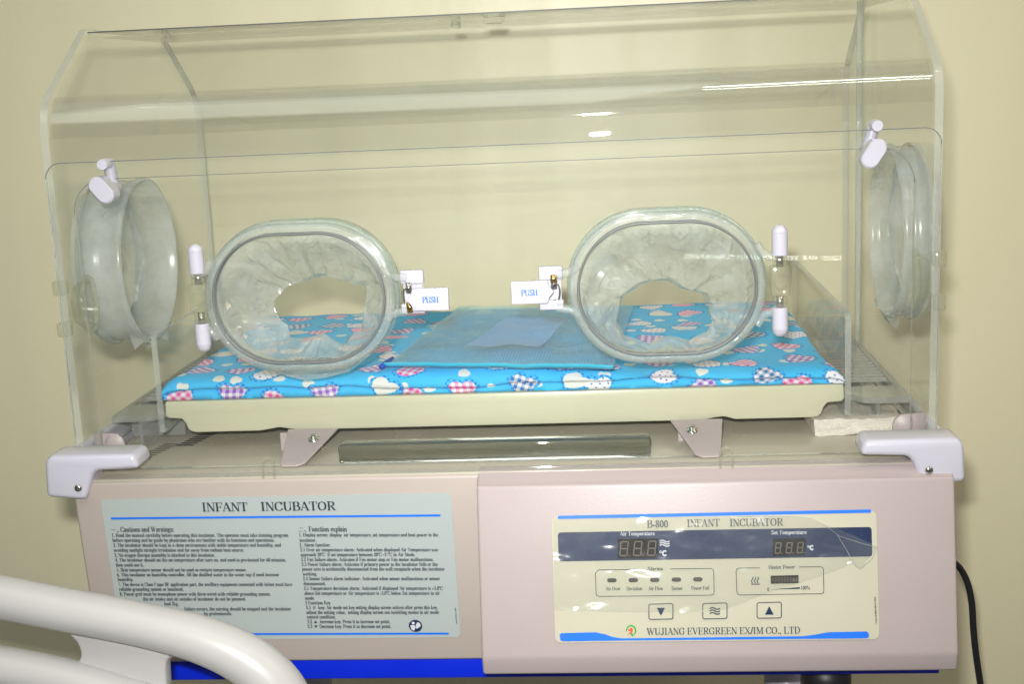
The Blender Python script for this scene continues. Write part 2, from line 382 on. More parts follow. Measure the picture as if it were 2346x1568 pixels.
def net_mat():
    m, nt, out = new_mat('turquoise_net'); E.nt = nt; N = nt.nodes; L = nt.links
    uv = N.new('ShaderNodeUVMap'); s = N.new('ShaderNodeSeparateXYZ'); L.new(uv.outputs[0], s.inputs[0]); U, V = E(s.outputs[0]), E(s.outputs[1])
    k = 2 * math.pi / .0034
    line = ((U * k).sin().gt(.45) + (V * k).sin().gt(.45)).gt(.5)
    t = N.new('ShaderNodeBsdfTransparent'); t.inputs[0].default_value = (.66, .90, .99, 1)
    p = N.new('ShaderNodeBsdfPrincipled'); p.inputs['Base Color'].default_value = (.34, .68, .90, 1); p.inputs['Roughness'].default_value = .16; p.inputs['Coat Weight'].default_value = .4
    no = N.new('ShaderNodeTexNoise'); no.inputs['Scale'].default_value = 45; L.new(uv.outputs[0], no.inputs['Vector'])
    hgt = E(no.outputs['Fac']) * 3 + (U * k).sin() * .12 + (V * k).sin() * .12
    bp = N.new('ShaderNodeBump'); bp.inputs['Strength'].default_value = .5; bp.inputs['Distance'].default_value = .002; L.new(hgt.k, bp.inputs['Height']); L.new(bp.outputs[0], p.inputs['Normal'])
    mx = N.new('ShaderNodeMixShader'); L.new((line * .26 + .26).k, mx.inputs[0]); L.new(t.outputs[0], mx.inputs[1]); L.new(p.outputs[0], mx.inputs[2]); L.new(mx.outputs[0], out.inputs[0])
    return m
M['net'] = net_mat()

# ------------------------------------------------------------------ lettering (own bold serif alphabet drawn with a broad nib)
# strokes: letter = weight (T thick, t thin, a by direction, c smooth curve), then x,y pairs; s = serif x0 x1 y
G = {
'A': (.72, 't .07 0 .35 1|T .35 .98 .62 0|t .16 .34 .52 .34|s 0 .2 0|s .48 .74 0'),
'B': (.66, 'T .16 0 .16 1|s .03 .3 0|s .03 .3 1|c .2 .97 .46 .96 .54 .76 .44 .55 .2 .53|c .2 .53 .5 .5 .6 .27 .48 .04 .2 .03'),
'C': (.70, 'c .62 .72 .5 .95 .33 .97 .12 .8 .09 .5 .13 .18 .34 .03 .52 .06 .64 .25|t .62 1 .62 .7'),
'D': (.72, 'T .16 0 .16 1|s .03 .3 0|s .03 .3 1|c .2 .97 .46 .93 .63 .7 .63 .32 .46 .06 .2 .03'),
'E': (.66, 'T .16 0 .16 1|s .03 .58 0|s .03 .56 1|t .56 1 .56 .76|t .6 0 .6 .26|s .2 .44 .52|t .44 .66 .44 .38'),
'F': (.60, 'T .16 0 .16 1|s .03 .32 0|s .03 .56 1|t .56 1 .56 .74|s .2 .44 .5|t .44 .64 .44 .36'),
'G': (.76, 'c .62 .72 .5 .95 .33 .97 .12 .8 .09 .5 .13 .18 .34 .03 .5 .05 .58 .12|t .62 1 .62 .7|T .58 .06 .58 .42|s .44 .72 .42'),
'H': (.78, 'T .16 0 .16 1|T .6 0 .6 1|s .03 .3 0|s .03 .3 1|s .47 .74 0|s .47 .74 1|t .16 .51 .6 .51'),
'I': (.38, 'T .18 0 .18 1|s .04 .33 0|s .04 .33 1'),
'J': (.50, 'T .32 .2 .32 1|s .18 .47 1|c .32 .25 .27 0 .12 -.02 .06 .12'),
'K': (.76, 'T .16 0 .16 1|s .03 .3 0|s .03 .3 1|t .2 .42 .58 .97|T .33 .58 .63 .03|s .5 .76 0|s .44 .7 1'),
'L': (.64, 'T .16 0 .16 1|s .03 .57 0|s .03 .32 1|t .59 0 .59 .3'),
'M': (.94, 't .14 0 .14 1|T .17 1 .46 .06|t .46 .06 .74 1|T .77 0 .77 1|s .02 .27 0|s .02 .22 1|s .63 .91 0|s .72 .91 1'),
'N': (.74, 't .13 0 .13 1|T .15 .98 .6 .02|t .62 0 .62 1|s .02 .25 0|s .02 .2 1|s .5 .74 1'),
'O': (.76, 'c .37 .97 .16 .84 .09 .5 .16 .16 .37 .03 .58 .16 .65 .5 .58 .84 .37 .97'),
'P': (.62, 'T .16 0 .16 1|s .03 .31 0|s .03 .3 1|c .2 .97 .47 .94 .55 .72 .45 .49 .2 .46'),
'R': (.72, 'T .16 0 .16 1|s .03 .3 0|s .03 .3 1|c .2 .97 .48 .95 .55 .74 .46 .53 .2 .5|T .34 .5 .6 .03|s .54 .72 0'),
'S': (.56, 'c .45 .76 .38 .95 .22 .97 .09 .82 .14 .63 .4 .42 .47 .24 .36 .05 .2 .03 .08 .24|t .46 1 .46 .74|t .07 .28 .07 0'),
'T': (.68, 'T .33 0 .33 1|s .19 .48 0|s .04 .62 1|t .04 1 .04 .74|t .62 1 .62 .74'),
'U': (.74, 'T .16 .3 .16 1|s .03 .3 1|c .16 .35 .2 .08 .38 .02 .54 .08 .6 .3|t .6 .3 .6 1|s .48 .72 1'),
'V': (.72, 'T .1 1 .37 .03|t .37 .03 .62 1|s 0 .25 1|s .5 .73 1'),
'W': (1.0, 'T .1 1 .31 .03|t .31 .03 .5 .9|T .46 1 .68 .03|t .68 .03 .9 1|s 0 .24 1|s .38 .58 1|s .8 1 1'),
'X': (.74, 'T .12 1 .6 0|t .1 0 .62 1|s 0 .26 1|s .5 .73 1|s 0 .22 0|s .46 .73 0'),
'a': (.48, 'c .09 .52 .15 .65 .28 .64 .33 .5|T .34 .06 .34 .5|c .34 .4 .1 .3 .09 .1 .22 .05 .34 .16|t .34 .06 .45 .04'),
'b': (.53, 'T .11 .02 .11 1|t .02 1 .11 1|c .13 .5 .26 .64 .4 .6 .45 .34 .38 .06 .24 .03 .12 .1'),
'c': (.44, 'c .38 .5 .3 .64 .18 .62 .09 .45 .09 .25 .2 .05 .32 .07 .4 .18'),
'd': (.54, 'T .4 .02 .4 1|t .3 1 .4 1|t .4 .02 .5 .02|c .38 .52 .26 .64 .14 .56 .09 .34 .14 .1 .26 .04 .38 .12'),
'e': (.45, 't .12 .36 .38 .36|c .38 .36 .34 .6 .22 .64 .12 .54 .09 .34 .14 .1 .26 .04 .4 .16'),
'f': (.35, 'T .14 0 .14 .75|s .03 .27 0|c .14 .7 .17 .94 .28 .98 .34 .9|s .03 .28 .64'),
'g': (.50, 'c .22 .64 .1 .56 .1 .34 .22 .24 .34 .34 .34 .56 .22 .64|t .34 .58 .46 .62|c .16 .24 .08 .12 .3 .06 .42 -.06 .34 -.24 .14 -.26 .07 -.12 .16 .0'),
'h': (.56, 'T .12 0 .12 1|t .02 1 .12 1|s .02 .22 0|c .14 .5 .28 .65 .38 .58 .41 .4|T .41 0 .41 .45|s .32 .52 0'),
'i': (.29, 'T .14 0 .14 .64|t .03 .64 .14 .64|s .03 .25 0|T .14 .83 .14 .95'),
'j': (.31, 'T .17 -.1 .17 .64|t .06 .64 .17 .64|c .17 -.05 .13 -.26 .02 -.24|T .17 .83 .17 .95'),
'k': (.56, 'T .12 0 .12 1|t .02 1 .12 1|s .02 .22 0|t .15 .28 .42 .62|T .24 .38 .46 .02|s .36 .55 0|s .32 .52 .64'),
'l': (.28, 'T .14 0 .14 1|t .03 1 .14 1|s .03 .25 0'),
'm': (.84, 'T .12 0 .12 .64|t .02 .64 .12 .64|s .02 .22 0|c .14 .5 .26 .65 .37 .58 .4 .4|T .4 0 .4 .45|s .32 .49 0|c .42 .5 .55 .65 .65 .58 .68 .4|T .68 0 .68 .45|s .6 .79 0'),
'n': (.56, 'T .12 0 .12 .64|t .02 .64 .12 .64|s .02 .22 0|c .14 .5 .28 .65 .38 .58 .41 .4|T .41 0 .41 .45|s .32 .52 0'),
'o': (.50, 'c .24 .64 .12 .55 .08 .34 .12 .13 .24 .04 .36 .13 .4 .34 .36 .55 .24 .64'),
'p': (.54, 'T .12 -.28 .12 .64|t .02 .64 .12 .64|s .02 .23 -.28|c .14 .5 .28 .64 .41 .58 .45 .34 .38 .08 .26 .04 .13 .12'),
'q': (.54, 'T .4 -.28 .4 .64|s .29 .5 -.28|c .38 .52 .26 .64 .14 .56 .09 .34 .14 .1 .26 .04 .38 .12'),
'r': (.43, 'T .12 0 .12 .64|t .02 .64 .12 .64|s .02 .25 0|c .14 .46 .22 .62 .32 .64 .37 .54'),
's': (.40, 'c .32 .5 .26 .63 .15 .63 .08 .52 .14 .4 .3 .28 .34 .16 .26 .05 .15 .04 .06 .18'),
't': (.34, 'T .14 .12 .14 .84|s .03 .29 .63|c .14 .16 .18 .03 .25 .03 .31 .13'),
'u': (.56, 'T .12 .2 .12 .64|t .02 .64 .12 .64|c .12 .24 .17 .05 .28 .04 .38 .14|T .4 .02 .4 .64|t .31 .64 .4 .64|t .4 .02 .52 .02'),
'v': (.50, 'T .08 .64 .25 .02|t .25 .02 .42 .64|s 0 .19 .64|s .33 .5 .64'),
'w': (.74, 'T .08 .64 .22 .02|t .22 .02 .36 .6|T .34 .64 .5 .02|t .5 .02 .65 .64|s 0 .18 .64|s .27 .43 .64|s .57 .74 .64'),
'x': (.50, 'T .1 .64 .4 0|t .08 0 .4 .64|s 0 .2 .64|s .32 .49 .64|s 0 .17 0|s .3 .49 0'),
'y': (.50, 'T .08 .64 .25 .02|c .42 .64 .28 .1 .18 -.2 .05 -.24|s 0 .19 .64|s .33 .5 .64'),
'0': (.50, 'c .25 .97 .12 .8 .09 .5 .12 .2 .25 .03 .38 .2 .41 .5 .38 .8 .25 .97'),
'1': (.50, 'T .26 0 .26 .98|s .12 .4 0|t .1 .84 .26 .97'),
'2': (.50, 'c .08 .72 .16 .94 .3 .95 .38 .76 .32 .5 .08 .06|T .08 .06 .38 .06|t .38 .06 .44 .22'),
'3': (.50, 'c .09 .76 .18 .95 .32 .92 .36 .72 .18 .54|c .18 .54 .38 .46 .4 .24 .28 .05 .1 .05 .06 .14'),
'4': (.50, 'T .32 0 .32 .98|t .32 .97 .06 .32|a .06 .28 .46 .28'),
'5': (.50, 'a .14 .92 .42 .92|t .14 .92 .1 .55|c .1 .55 .3 .58 .4 .36 .32 .1 .14 .04 .06 .12'),
'6': (.50, 'c .42 .96 .2 .8 .1 .42 .14 .12 .25 .03 .38 .14 .4 .38 .28 .55 .13 .46'),
'7': (.50, 'a .08 .92 .43 .92|t .43 .92 .2 0|t .08 .92 .06 .74'),
'8': (.50, 'c .25 .97 .12 .86 .13 .68 .37 .4 .4 .2 .25 .03 .1 .2 .13 .4 .36 .66 .37 .86 .25 .97'),
'.': (.25, 'T .12 -.01 .12 .13'), ',': (.25, 'T .12 .0 .12 .13|t .15 .02 .07 -.16'), ':': (.30, 'T .14 0 .14 .13|T .14 .48 .14 .61'),
'-': (.34, 'T .04 .3 .30 .3'), '~': (.62, 'c .06 .4 .2 .5 .36 .38 .52 .46'), '/': (.32, 'a .02 -.02 .29 1'), '+': (.56, 'a .28 .08 .28 .58|a .05 .33 .51 .33'),
'%': (.95, 'c .2 .97 .08 .74 .2 .52 .32 .74 .2 .97|c .7 .48 .58 .25 .7 .02 .82 .25 .7 .48|t .2 0 .72 1'),
'*': (.32, 'c .15 .99 .06 .86 .15 .73 .24 .86 .15 .99'),
'=': (.9, 't .1 .55 .7 .55'), '"': (.3, 'a .05 .2 .2 .02'),
}
def glyph_quads(ch, T=.155, t=.062, sk=1.0):
    adv, st = G[ch]; out = []
    for s in st.split('|'):
        k = s.split(); w = k[0]; nums = [float(x) for x in k[1:]]
        if w == 's':
            m_ = (nums[0] + nums[1]) / 2; nums[0] = m_ + (nums[0] - m_) * sk; nums[1] = m_ + (nums[1] - m_) * sk
            out.append(((nums[0], nums[2] + (t / 2 if nums[2] < .5 else -t / 2)), (nums[1], nums[2] + (t / 2 if nums[2] < .5 else -t / 2)), t, t))
            continue
        pts = list(zip(nums[::2], nums[1::2]))
        if w == 'c': pts = [tuple(p) for p in spline(pts, 3)]
        seg = []
        for a, b in zip(pts, pts[1:]):
            th = math.atan2(b[1] - a[1], b[0] - a[0])
            wd = T if w == 'T' else t if w == 't' else t + (T - t) * abs(math.sin(th - math.radians(8))) ** 1.3
            seg.append([a, b, wd])
        for i, (a, b, wd) in enumerate(seg):
            w0 = (wd + seg[i - 1][2]) / 2 if i else wd; w1 = (wd + seg[i + 1][2]) / 2 if i < len(seg) - 1 else wd
            out.append((a, b, w0, w1))
    return adv, out
GQ = {}
def text_width(s): return sum(.28 if c == ' ' else G[c][0] for c in s)
def text(mb, s, o, ux, uy, n, width=None, cap=.004, mat=0, bold=1.0):
    """s along unit ux from o with cap height cap; n = normal (lifted a hair per stroke)"""
    key = bold
    tw = text_width(s); kx = (width / tw) if width else cap
    x = 0; q = 0
    for c in s:
        if c == ' ': x += .28; continue
        if (c, key) not in GQ: GQ[(c, key)] = glyph_quads(c, .155 * abs(bold), .062 * abs(bold), 1.0 if bold > 0 else .62)
        adv, quads = GQ[(c, key)]
        for a, b, w0, w1 in quads:
            d = Vector((b[0] - a[0], b[1] - a[1])); l = d.length or 1e-6; d /= l; p = Vector((-d.y, d.x)); e = d * (min(w0, w1) * .18)
            q += 1; lift = n * (.00002 * (q % 9))
            pts = []
            for (pt, sg, w, ee) in ((a, -1, w0, -e), (b, -1, w1, e), (b, 1, w1, e), (a, 1, w0, -e)):
                u = Vector(pt) + p * (sg * w / 2) + ee
                pts.append(o + ux * ((x + u.x) * kx) + uy * (u.y * cap) + lift)
            mb.add(pts, [[0, 1, 2, 3]], mat)
        x += adv
    return x * kx

SRC = 1 / 1.27536
class Plane:
    """a printed face: origin, normal, and pixel -> point, lifted off the face"""
    def __init__(s, p0, tilt):
        s.p0 = Vector(p0); a = math.radians(tilt); s.n = Vector((0, -math.cos(a), -math.sin(a))); s.down = Vector((0, math.sin(a), -math.cos(a)))
    def at(s, p, lift=0): return onplane(p, s.p0 + s.n * lift, s.n)
    def xs(s, x, d, lift=0): return Vector((x, s.p0.y, s.p0.z)) + s.down * d + s.n * lift
    def line(s, mb, txt, l, r, cap_px, lift, mat=0, bold=1.0):
        """text with its baseline from pixel l to pixel r, capital height in pixels"""
        a = s.at(l, lift); b = s.at(r, lift); ux = (b - a).normalized(); uy = -s.down
        top = s.at((l[0], l[1] - cap_px), lift); cap = (top - a).dot(uy)
        text(mb, txt, a, ux, (uy - ux * uy.dot(ux)).normalized(), s.n, (b - a).length, cap, mat, bold)
FP = Plane((0, -.040, -.030), 5)      # beige front panel, leaning back
CP = Plane((0, -.055, -.040), -10)    # control box face, leaning forward

# ------------------------------------------------------------------ setting
WY = .65
mb = MB(); mb.box((-4, WY, -1.0), (4, WY + .12, 2.6)); tag(mb.build('wall', M['wall']), None, None, kind='structure')
mb = MB(); mb.box((-9, -12, -1.05), (4, WY + .12, -1.0)); tag(mb.build('floor', pbr('floor_vinyl', (.30, .30, .28), .4)), None, None, kind='structure')

# ------------------------------------------------------------------ incubator
inc = thing('infant_incubator', 'clear acrylic infant incubator with two oval hand ports on a pinkish beige cabinet', 'incubator', (0, .2, -.3))
X = .45; D = .51
# -- cabinet
TOPZ = -.026; BOT = -.237
mb = MB()
def body_ring(d, inset=0):
    y = (FP.p0 + FP.down * d).y; z = (FP.p0 + FP.down * d).z
    return [(-.4425 + inset, y, z), (.4425 - inset, y, z), (.4425 - inset, D + .01, z), (-.4425 + inset, D + .01, z)]
pts = [FP.p0 + FP.down * d for d in (-.004, .209)]
mb.prism([(-.4425, pts[0].y, pts[0].z - .0015), (-.4425, pts[1].y, pts[1].z), (-.4425, D + .02, pts[1].z), (-.4425, D + .02, pts[0].z - .0015)], (.885, 0, 0), .0035, 3)
mb.build('cabinet', M['panel'], inc, sharp=40)
mb = MB(); mb.box((-.432, -.0375, TOPZ - .006), (.436, D + .015, TOPZ + .0008), .0012, 2); dk = mb.build('deck', M['deck'], inc)
mb = MB()
for k in range(7):
    z = TOPZ + .0014; y = .086 + k * .0085; x0 = -.373 + k * .0022
    mb.add([(x0, y, z), (x0 + .020, y, z), (x0 + .0215, y + .0045, z), (x0 + .0015, y + .0045, z)], [[0, 1, 2, 3]])
    mb.add([(x0 - .03, y - .045, z), (x0 - .012, y - .045, z), (x0 - .0115, y - .0425, z), (x0 - .029, y - .0425, z)], [[0, 1, 2, 3]])
mb.build('vent_slot', M['dark'], dk)
# -- control box (wedge, bottom standing proud)
mb = MB()
a = CP.xs(-.0165, -.004); b = CP.xs(-.0165, .170); c = CP.xs(-.0165, .1905); 
prof = [(a.y + .004, a.z + .0015), (a.y, a.z), (b.y, b.z), (c.y + .0075, c.z), (.06, c.z), (.06, a.z + .004), (-.034, a.z + .012)]
mb.prism([(-.0165, y, z) for y, z in prof], (.4715, 0, 0), .003, 3)
mb.build('control_box', M['pink'], inc, sharp=35)
# -- instruction label
OS = 1 / 3.5633; Z6 = 1 / 3.7333
def z6(x, y): return ((290 + x * Z6) * SRC, (1440 + y * Z6) * SRC)
def z7(x, y): return ((790 + x * OS) * SRC, (1440 + y * OS) * SRC)
mb = MB()
lp = [FP.at(p) for p in ((232, 1145), (1035, 1133), (1052, 1460))]
l0, l1 = -.4135, -.0448; d0 = (lp[0] - FP.p0).dot(FP.down); d1 = (lp[2] - FP.p0).dot(FP.down)
ol = rrect((l0 + l1) / 2, -(d0 + d1) / 2, (l1 - l0) / 2, (d1 - d0) / 2, .005, 5)
mb.prism([FP.xs(x, -z, .0002) for x, z in ol], FP.n * .0006)
lab = mb.build('instruction_label', M['label'], inc)
LL = .0013
def bar(plane, mb, pa, pb, h, lift, mat=0):
    a = plane.at(pa, lift); b = plane.at(pb, lift); u = (b - a).normalized(); r = h / 2; w = -plane.down; pts = []
    for k in range(9):
        t = math.pi / 2 + math.pi * k / 8; pts.append(a + u * r * math.cos(t) + w * r * math.sin(t))
    for k in range(9):
        t = -math.pi / 2 + math.pi * k / 8; pts.append(b + u * r * math.cos(t) + w * r * math.sin(t))
    mb.add(pts, [list(range(len(pts)))], mat)
mb = MB(); bar(FP, mb, (256, 1189), (1007, 1182), .0024, LL); bar(FP, mb, (292, 1455), (1026, 1453), .0024, LL); mb.build('blue_rule', M['blueink'], lab)
mb = MB()
FP.line(mb, 'INFANT', (463.5, 1173), (569, 1172), 20, LL); FP.line(mb, 'INCUBATOR', (598, 1171.5), (770, 1170), 20, LL)
mb.build('title_lettering', M['ink'], lab)
mb = MB(); C1 = [
 (137, 2065, 473, '1. Read the manual carefully before operating this incubator. The operator must take training program'),
 (147, 1912, 527, 'before operating and be guide by physicians who are familiar with its functions and operations.'),
 (155, 1985, 581, '2. The incubator should be kept in a clean environment with stable temperature and humidity, and'),
 (161, 1580, 635, 'avoiding sunlight straight irradiation and far away from radiant heat source.'),
 (168, 1267, 690, '3. No oxygen therapy assembly is attached to this incubator.'),
 (176, 2038, 743, '4. The incubator should set the set temperature after turn on, and need to pre-heated for 60 minutes,'),
 (182, 487, 797, 'then could use it.'),
 (190, 1613, 851, '5. Skin temperature sensor should not be used as recturn temperature sensor.'),
 (196, 1962, 904, '6. This incubator no humidity controller, fill the distilled water in the water cup if need increase'),
 (204, 376, 955, 'humidity.'),
 (211, 2107, 1010, '7. The device is Class I type BF application part, the ancillary equipment connected with infant must have'),
 (219, 922, 1062, 'reliable grounding system or insulated.'),
 (226, 1873, 1115, '8. Power grid must be monophase power with three wired with reliable grounding system.'),
 (480, 1602, 1169, 'the air intake and air outtake of incubator do not be jammed.'),
 (710, 868, 1221, 'load 2kg.'),
 (930, 2095, 1277, 'failure occurs, the nursing should be stopped and the incubator'),
 (1145, 1450, 1329, 'by professionals.')]
FP.line(mb, 'Cautions and Warnings:', z6(234, 432), z6(818, 430), 11.5, LL, bold=1.1)
for x0, x1, y, s in C1: FP.line(mb, s, z6(x0, y + 14), z6(x1, y + 13), 8.2, LL, bold=-1.12)
a = FP.at(z6(130, 412), LL); b = FP.at(z6(178, 411), LL); mb.add([a, b, b - FP.down * .0005, a - FP.down * .0005], [[0, 1, 2, 3]])
a = FP.at(z6(190, 424), LL); mb.add([a, a + Vector((.0022, 0, 0)) + FP.down * .0016, a + Vector((.0026, 0, 0)) + FP.down * .001, a + Vector((.0007, 0, 0)) - FP.down * .0004], [[0, 1, 2, 3]])
C2 = [(298, 1748, 448, '1. Display screen: display  air temperature, set temperature and heat power in the'), (303, 482, 503, 'incubator.'),
 (305, 628, 553, '2. Alarm function:'), (312, 1745, 603, '2.1 Over air temperature alarm: Activated when displayed Air Temperature was'),
 (316, 1510, 654, 'approach 38*C  if set temperature between 20*C~37*C in Air Mode.'), (321, 1700, 705, '2.2 Fan failure alarm: Activates if Fan motor stop or Fan motor malfunctions.'),
 (327, 1743, 755, '2.3 Power failure alarm: Activates if primary power to the Incubator fails or the'), (331, 1817, 804, 'power wire is accidentally disconnected from the wall receptacle when the incubator'),
 (338, 490, 855, 'working.'), (341, 1768, 904, '2.4 Sensor failure alarm indicator: Activated when sensor malfunctions or sensor'), (345, 578, 956, 'disconnected.'),
 (351, 1798, 1005, '2.5 Temperature deviation alarm: Activated if displayed Air temperature is +3.0*C'), (356, 1765, 1056, 'above Set temperature or Air temperature is -3.0*C below Set temperature in air'),
 (361, 463, 1107, 'mode.'), (365, 627, 1156, '3 Function Key'), (371, 425, 1205, '3.1'), (500, 1745, 1205, 'key: Air mode set key setting display screen actives after press this key,'),
 (376, 1757, 1255, 'adjust the setting value,  setting display screen not twinkling means in air mode'), (380, 684, 1303, 'control condition.'),
 (385, 436, 1352, '3.2'), (515, 1249, 1352, 'Increase key: Press it to increase set point.'), (388, 440, 1402, '3.3'), (512, 1260, 1402, 'Decrease key: Press it to decrease set point.')]
FP.line(mb, 'Function explain', z7(400, 408), z7(800, 408), 11.5, LL, bold=1.1)
for x0, x1, y, s in C2: FP.line(mb, s, z7(x0, y + 13), z7(x1, y + 12), 8.2, LL, bold=-1.12)
for dy, x0 in ((375, 306), (408, 292)):
    a = FP.at(z7(x0, dy), LL); b = FP.at(z7(340, dy), LL); mb.add([a, b, b - FP.down * .0005, a - FP.down * .0005], [[0, 1, 2, 3]])
a = FP.at(z7(350, 400), LL); mb.add([a, a + Vector((.0022, 0, 0)) + FP.down * .0016, a + Vector((.0026, 0, 0)) + FP.down * .001, a + Vector((.0007, 0, 0)) - FP.down * .0004], [[0, 1, 2, 3]])
for k in range(3):   # small wave sign
    p = [FP.at(z7(442 + 30 * t / 6, 1193 + k * 12 + 3 * math.sin(t * 1.05)), LL) for t in range(7)]
    for u, v in zip(p, p[1:]): mb.add([u, v, v - FP.down * .0006, u - FP.down * .0006], [[0, 1, 2, 3]])
mb.add([FP.at(z7(*q), LL) for q in ((452, 1363), (490, 1363), (471, 1336))], [[0, 1, 2]])
mb.add([FP.at(z7(*q), LL) for q in ((455, 1387), (493, 1387), (474, 1415))], [[0, 1, 2]])
# tiny upright print at the right edge
a = FP.at(z7(1946, 1372), LL); b = FP.at(z7(1932, 1195), LL); up = (b - a).normalized()
text(mb, 'Label id:8006-015-M2817', a, up, Vector((-1, 0, 0)), FP.n, (b - a).length, .0014)
mb.build('text_lettering', M['ink'], lab)
mb = MB(); c = FP.at(z7(1511, 1392), LL); r = .0072
def disc(plane, c, r, n=28, lift=0): return [c + plane.n * lift + Vector((r * math.cos(2 * math.pi * k / n), 0, 0)) - plane.down * (r * math.sin(2 * math.pi * k / n)) for k in range(n)]
mb.add(disc(FP, c, r), [list(range(28))], 0)
def pl(plane, c, pts, lift): return [c + Vector((x, 0, 0)) - plane.down * y + plane.n * lift for x, y in pts]
mb.add(disc(FP, c + Vector((-.0022, 0, 0)) - FP.down * .0034, .0017, 16, .0002), [list(range(16))], 1)
mb.add(pl(FP, c, [(-.0056, .0008), (-.003, .0012), (-.0006, .0006), (.0002, -.0012), (-.0018, -.0056), (-.0046, -.0040)], .0002), [list(range(6))], 1)
mb.add(pl(FP, c, [(.0004, .0012), (.0022, .0044), (.0048, .0034), (.0058, .0002), (.0034, -.0020), (.0006, -.0034)], .0002), [list(range(6))], 1)
mb.build('manual_symbol', [M['navy'], M['whiteink']], lab)

# -- control panel overlay
def cx(p, lift=0): return CP.at(p, lift)
mb = MB(); e0 = cx((1264, 1185)); e1 = cx((2008, 1170)); e2 = cx((2015, 1467)); e3 = cx((1271, 1473))
PX0 = (e0.x + e3.x) / 2; PX1 = (e1.x + e2.x) / 2; PD0 = ((e0 - CP.p0).dot(CP.down) + (e1 - CP.p0).dot(CP.down)) / 2; PD1 = ((e2 - CP.p0).dot(CP.down) + (e3 - CP.p0).dot(CP.down)) / 2
mb.prism([CP.xs(x, -z, .0003) for x, z in rrect((PX0 + PX1) / 2, -(PD0 + PD1) / 2, (PX1 - PX0) / 2, (PD1 - PD0) / 2, .006, 6)], CP.n * .0008, .0003, 1, smooth=False)
cpn = mb.build('control_panel', M['plate'], inc)
LC = .0016
def cquad(mb, ps, mat=0, lift=LC): mb.add([cx(p, lift) for p in ps], [list(range(len(ps)))], mat)
mb = MB()
bar(CP, mb, (1281, 1186.5), (1992, 1172), .0034, LC)
cquad(mb, [(1284, 1469), (1282, 1456), (1286, 1452), (1365, 1450), (1388, 1455), (1405, 1461), (1425, 1464), (1840, 1459), (1870, 1455), (1895, 1450), (1986, 1448), (1990, 1452), (1991, 1461), (1985, 1464), (1425, 1469), (1290, 1471)])
mb.build('blue_stripe', M['blueink'], cpn)
mb = MB(); a = cx((1278, 1222)); b = cx((1996, 1206)); c = cx((2001, 1274)); 
bx0, bx1 = a.x, b.x; bd0 = ((a - CP.p0).dot(CP.down) + (b - CP.p0).dot(CP.down)) / 2; e = cx((1284, 1288)); bd1 = ((c - CP.p0).dot(CP.down) + (e - CP.p0).dot(CP.down)) / 2
mb.add([CP.xs(x, -z, LC) for x, z in rrect((bx0 + bx1) / 2, -(bd0 + bd1) / 2, (bx1 - bx0) / 2, (bd1 - bd0) / 2, .003, 5)], [list(range(24))])
mb.build('navy_band', M['navy'], cpn)
Z4 = 1 / 3.485
def z4(x, y): return ((1550 + x * Z4) * SRC, (1450 + y * Z4) * SRC)
def z5(x, y): return ((2050 + x * Z4) * SRC, (1450 + y * Z4) * SRC)
L2 = LC + .0008
mb = MB()
CP.line(mb, 'B-800', z4(1186, 326), z4(1402, 322), 17, L2); CP.line(mb, 'INFANT', z4(1593, 318), z4(1930, 312), 17, L2); CP.line(mb, 'INCUBATOR', z5(286, 312), z5(832, 304), 17, L2)
mb.build('title_lettering', M['greyink'], cpn); mb = MB()
CP.line(mb, 'WUJIANG EVERGREEN EX/IM CO., LTD', z4(1185, 1418), z5(1003, 1404), 15.5, L2)
mb.build('maker_lettering', M['greyink'], cpn)
mb = MB()
for s, l, r in (('Alarms', z4(1185, 762), z4(1349, 760)), ('Air Over', z4(764, 966), z4(918, 963)), ('Deviation', z4(978, 965), z4(1140, 962)), ('Air Flow', z4(1200, 963), z4(1352, 961)),
                ('Sensor', z4(1437, 962), z4(1551, 960)), ('Power Fail', z4(1637, 959), z4(1822, 956)), ('Heater Power', z5(681, 746), z5(952, 742)), ('0', z5(668, 972), z5(688, 972)), ('100%', z5(1010, 957), z5(1106, 955))):
    CP.line(mb, s, l, r, 8.4, L2, bold=-1.0)
a = cx(z5(1786, 1300), L2); b = cx(z5(1774, 1030), L2); text(mb, 'Label id:8886-006-072818', a, (b - a).normalized(), Vector((-1, 0, 0)), CP.n, (b - a).length, .0017)
# frames round the groups
def frame(mb, pts, w=.0007, lift=L2, mat=0):
    P = [cx(p, lift) for p in pts]
    for i, (a, b) in enumerate(zip(P, P[1:])):
        d = (b - a).normalized(); s_ = d.cross(CP.n) * (w / 2); e_ = d * (w * .3); z_ = CP.n * (.00002 * (i % 5))
        mb.add([a - s_ - e_ + z_, b - s_ + e_ + z_, b + s_ + e_ + z_, a + s_ - e_ + z_], [[0, 1, 2, 3]], mat)
def corner(f, c, a0, r):
    return [f(c[0] + r * math.cos(math.radians(a0 + 15 * k)), c[1] + r * math.sin(math.radians(a0 + 15 * k))) for k in range(7)]
frame(mb, [z4(1098, 750)] + [z4(690, 755)] + corner(z4, (692, 787), -90, 32)[::-1][6:] + [z4(662, 790), z4(668, 995), z4(676, 1017), z4(700, 1026), z4(1840, 1013), z4(1862, 1004), z4(1870, 985), z4(1866, 772), z4(1856, 748), z4(1835, 741), z4(1426, 745)])
frame(mb, [z5(592, 735), z5(385, 737), z5(362, 746), z5(351, 772), z5(359, 978), z5(368, 1002), z5(392, 1011), z5(1215, 998), z5(1238, 990), z5(1245, 970), z5(1240, 752), z5(1232, 730), z5(1210, 723), z5(995, 726)])
cquad(mb, [z5(700, 956), z5(1000, 949), z5(1000, 930)], 0, L2)
for k in range(3):
    frame(mb, [z5(515 + k * 29 + 8 * math.sin(t * .9 + .5), 828 + t * 9) for t in range(8)], .0009)
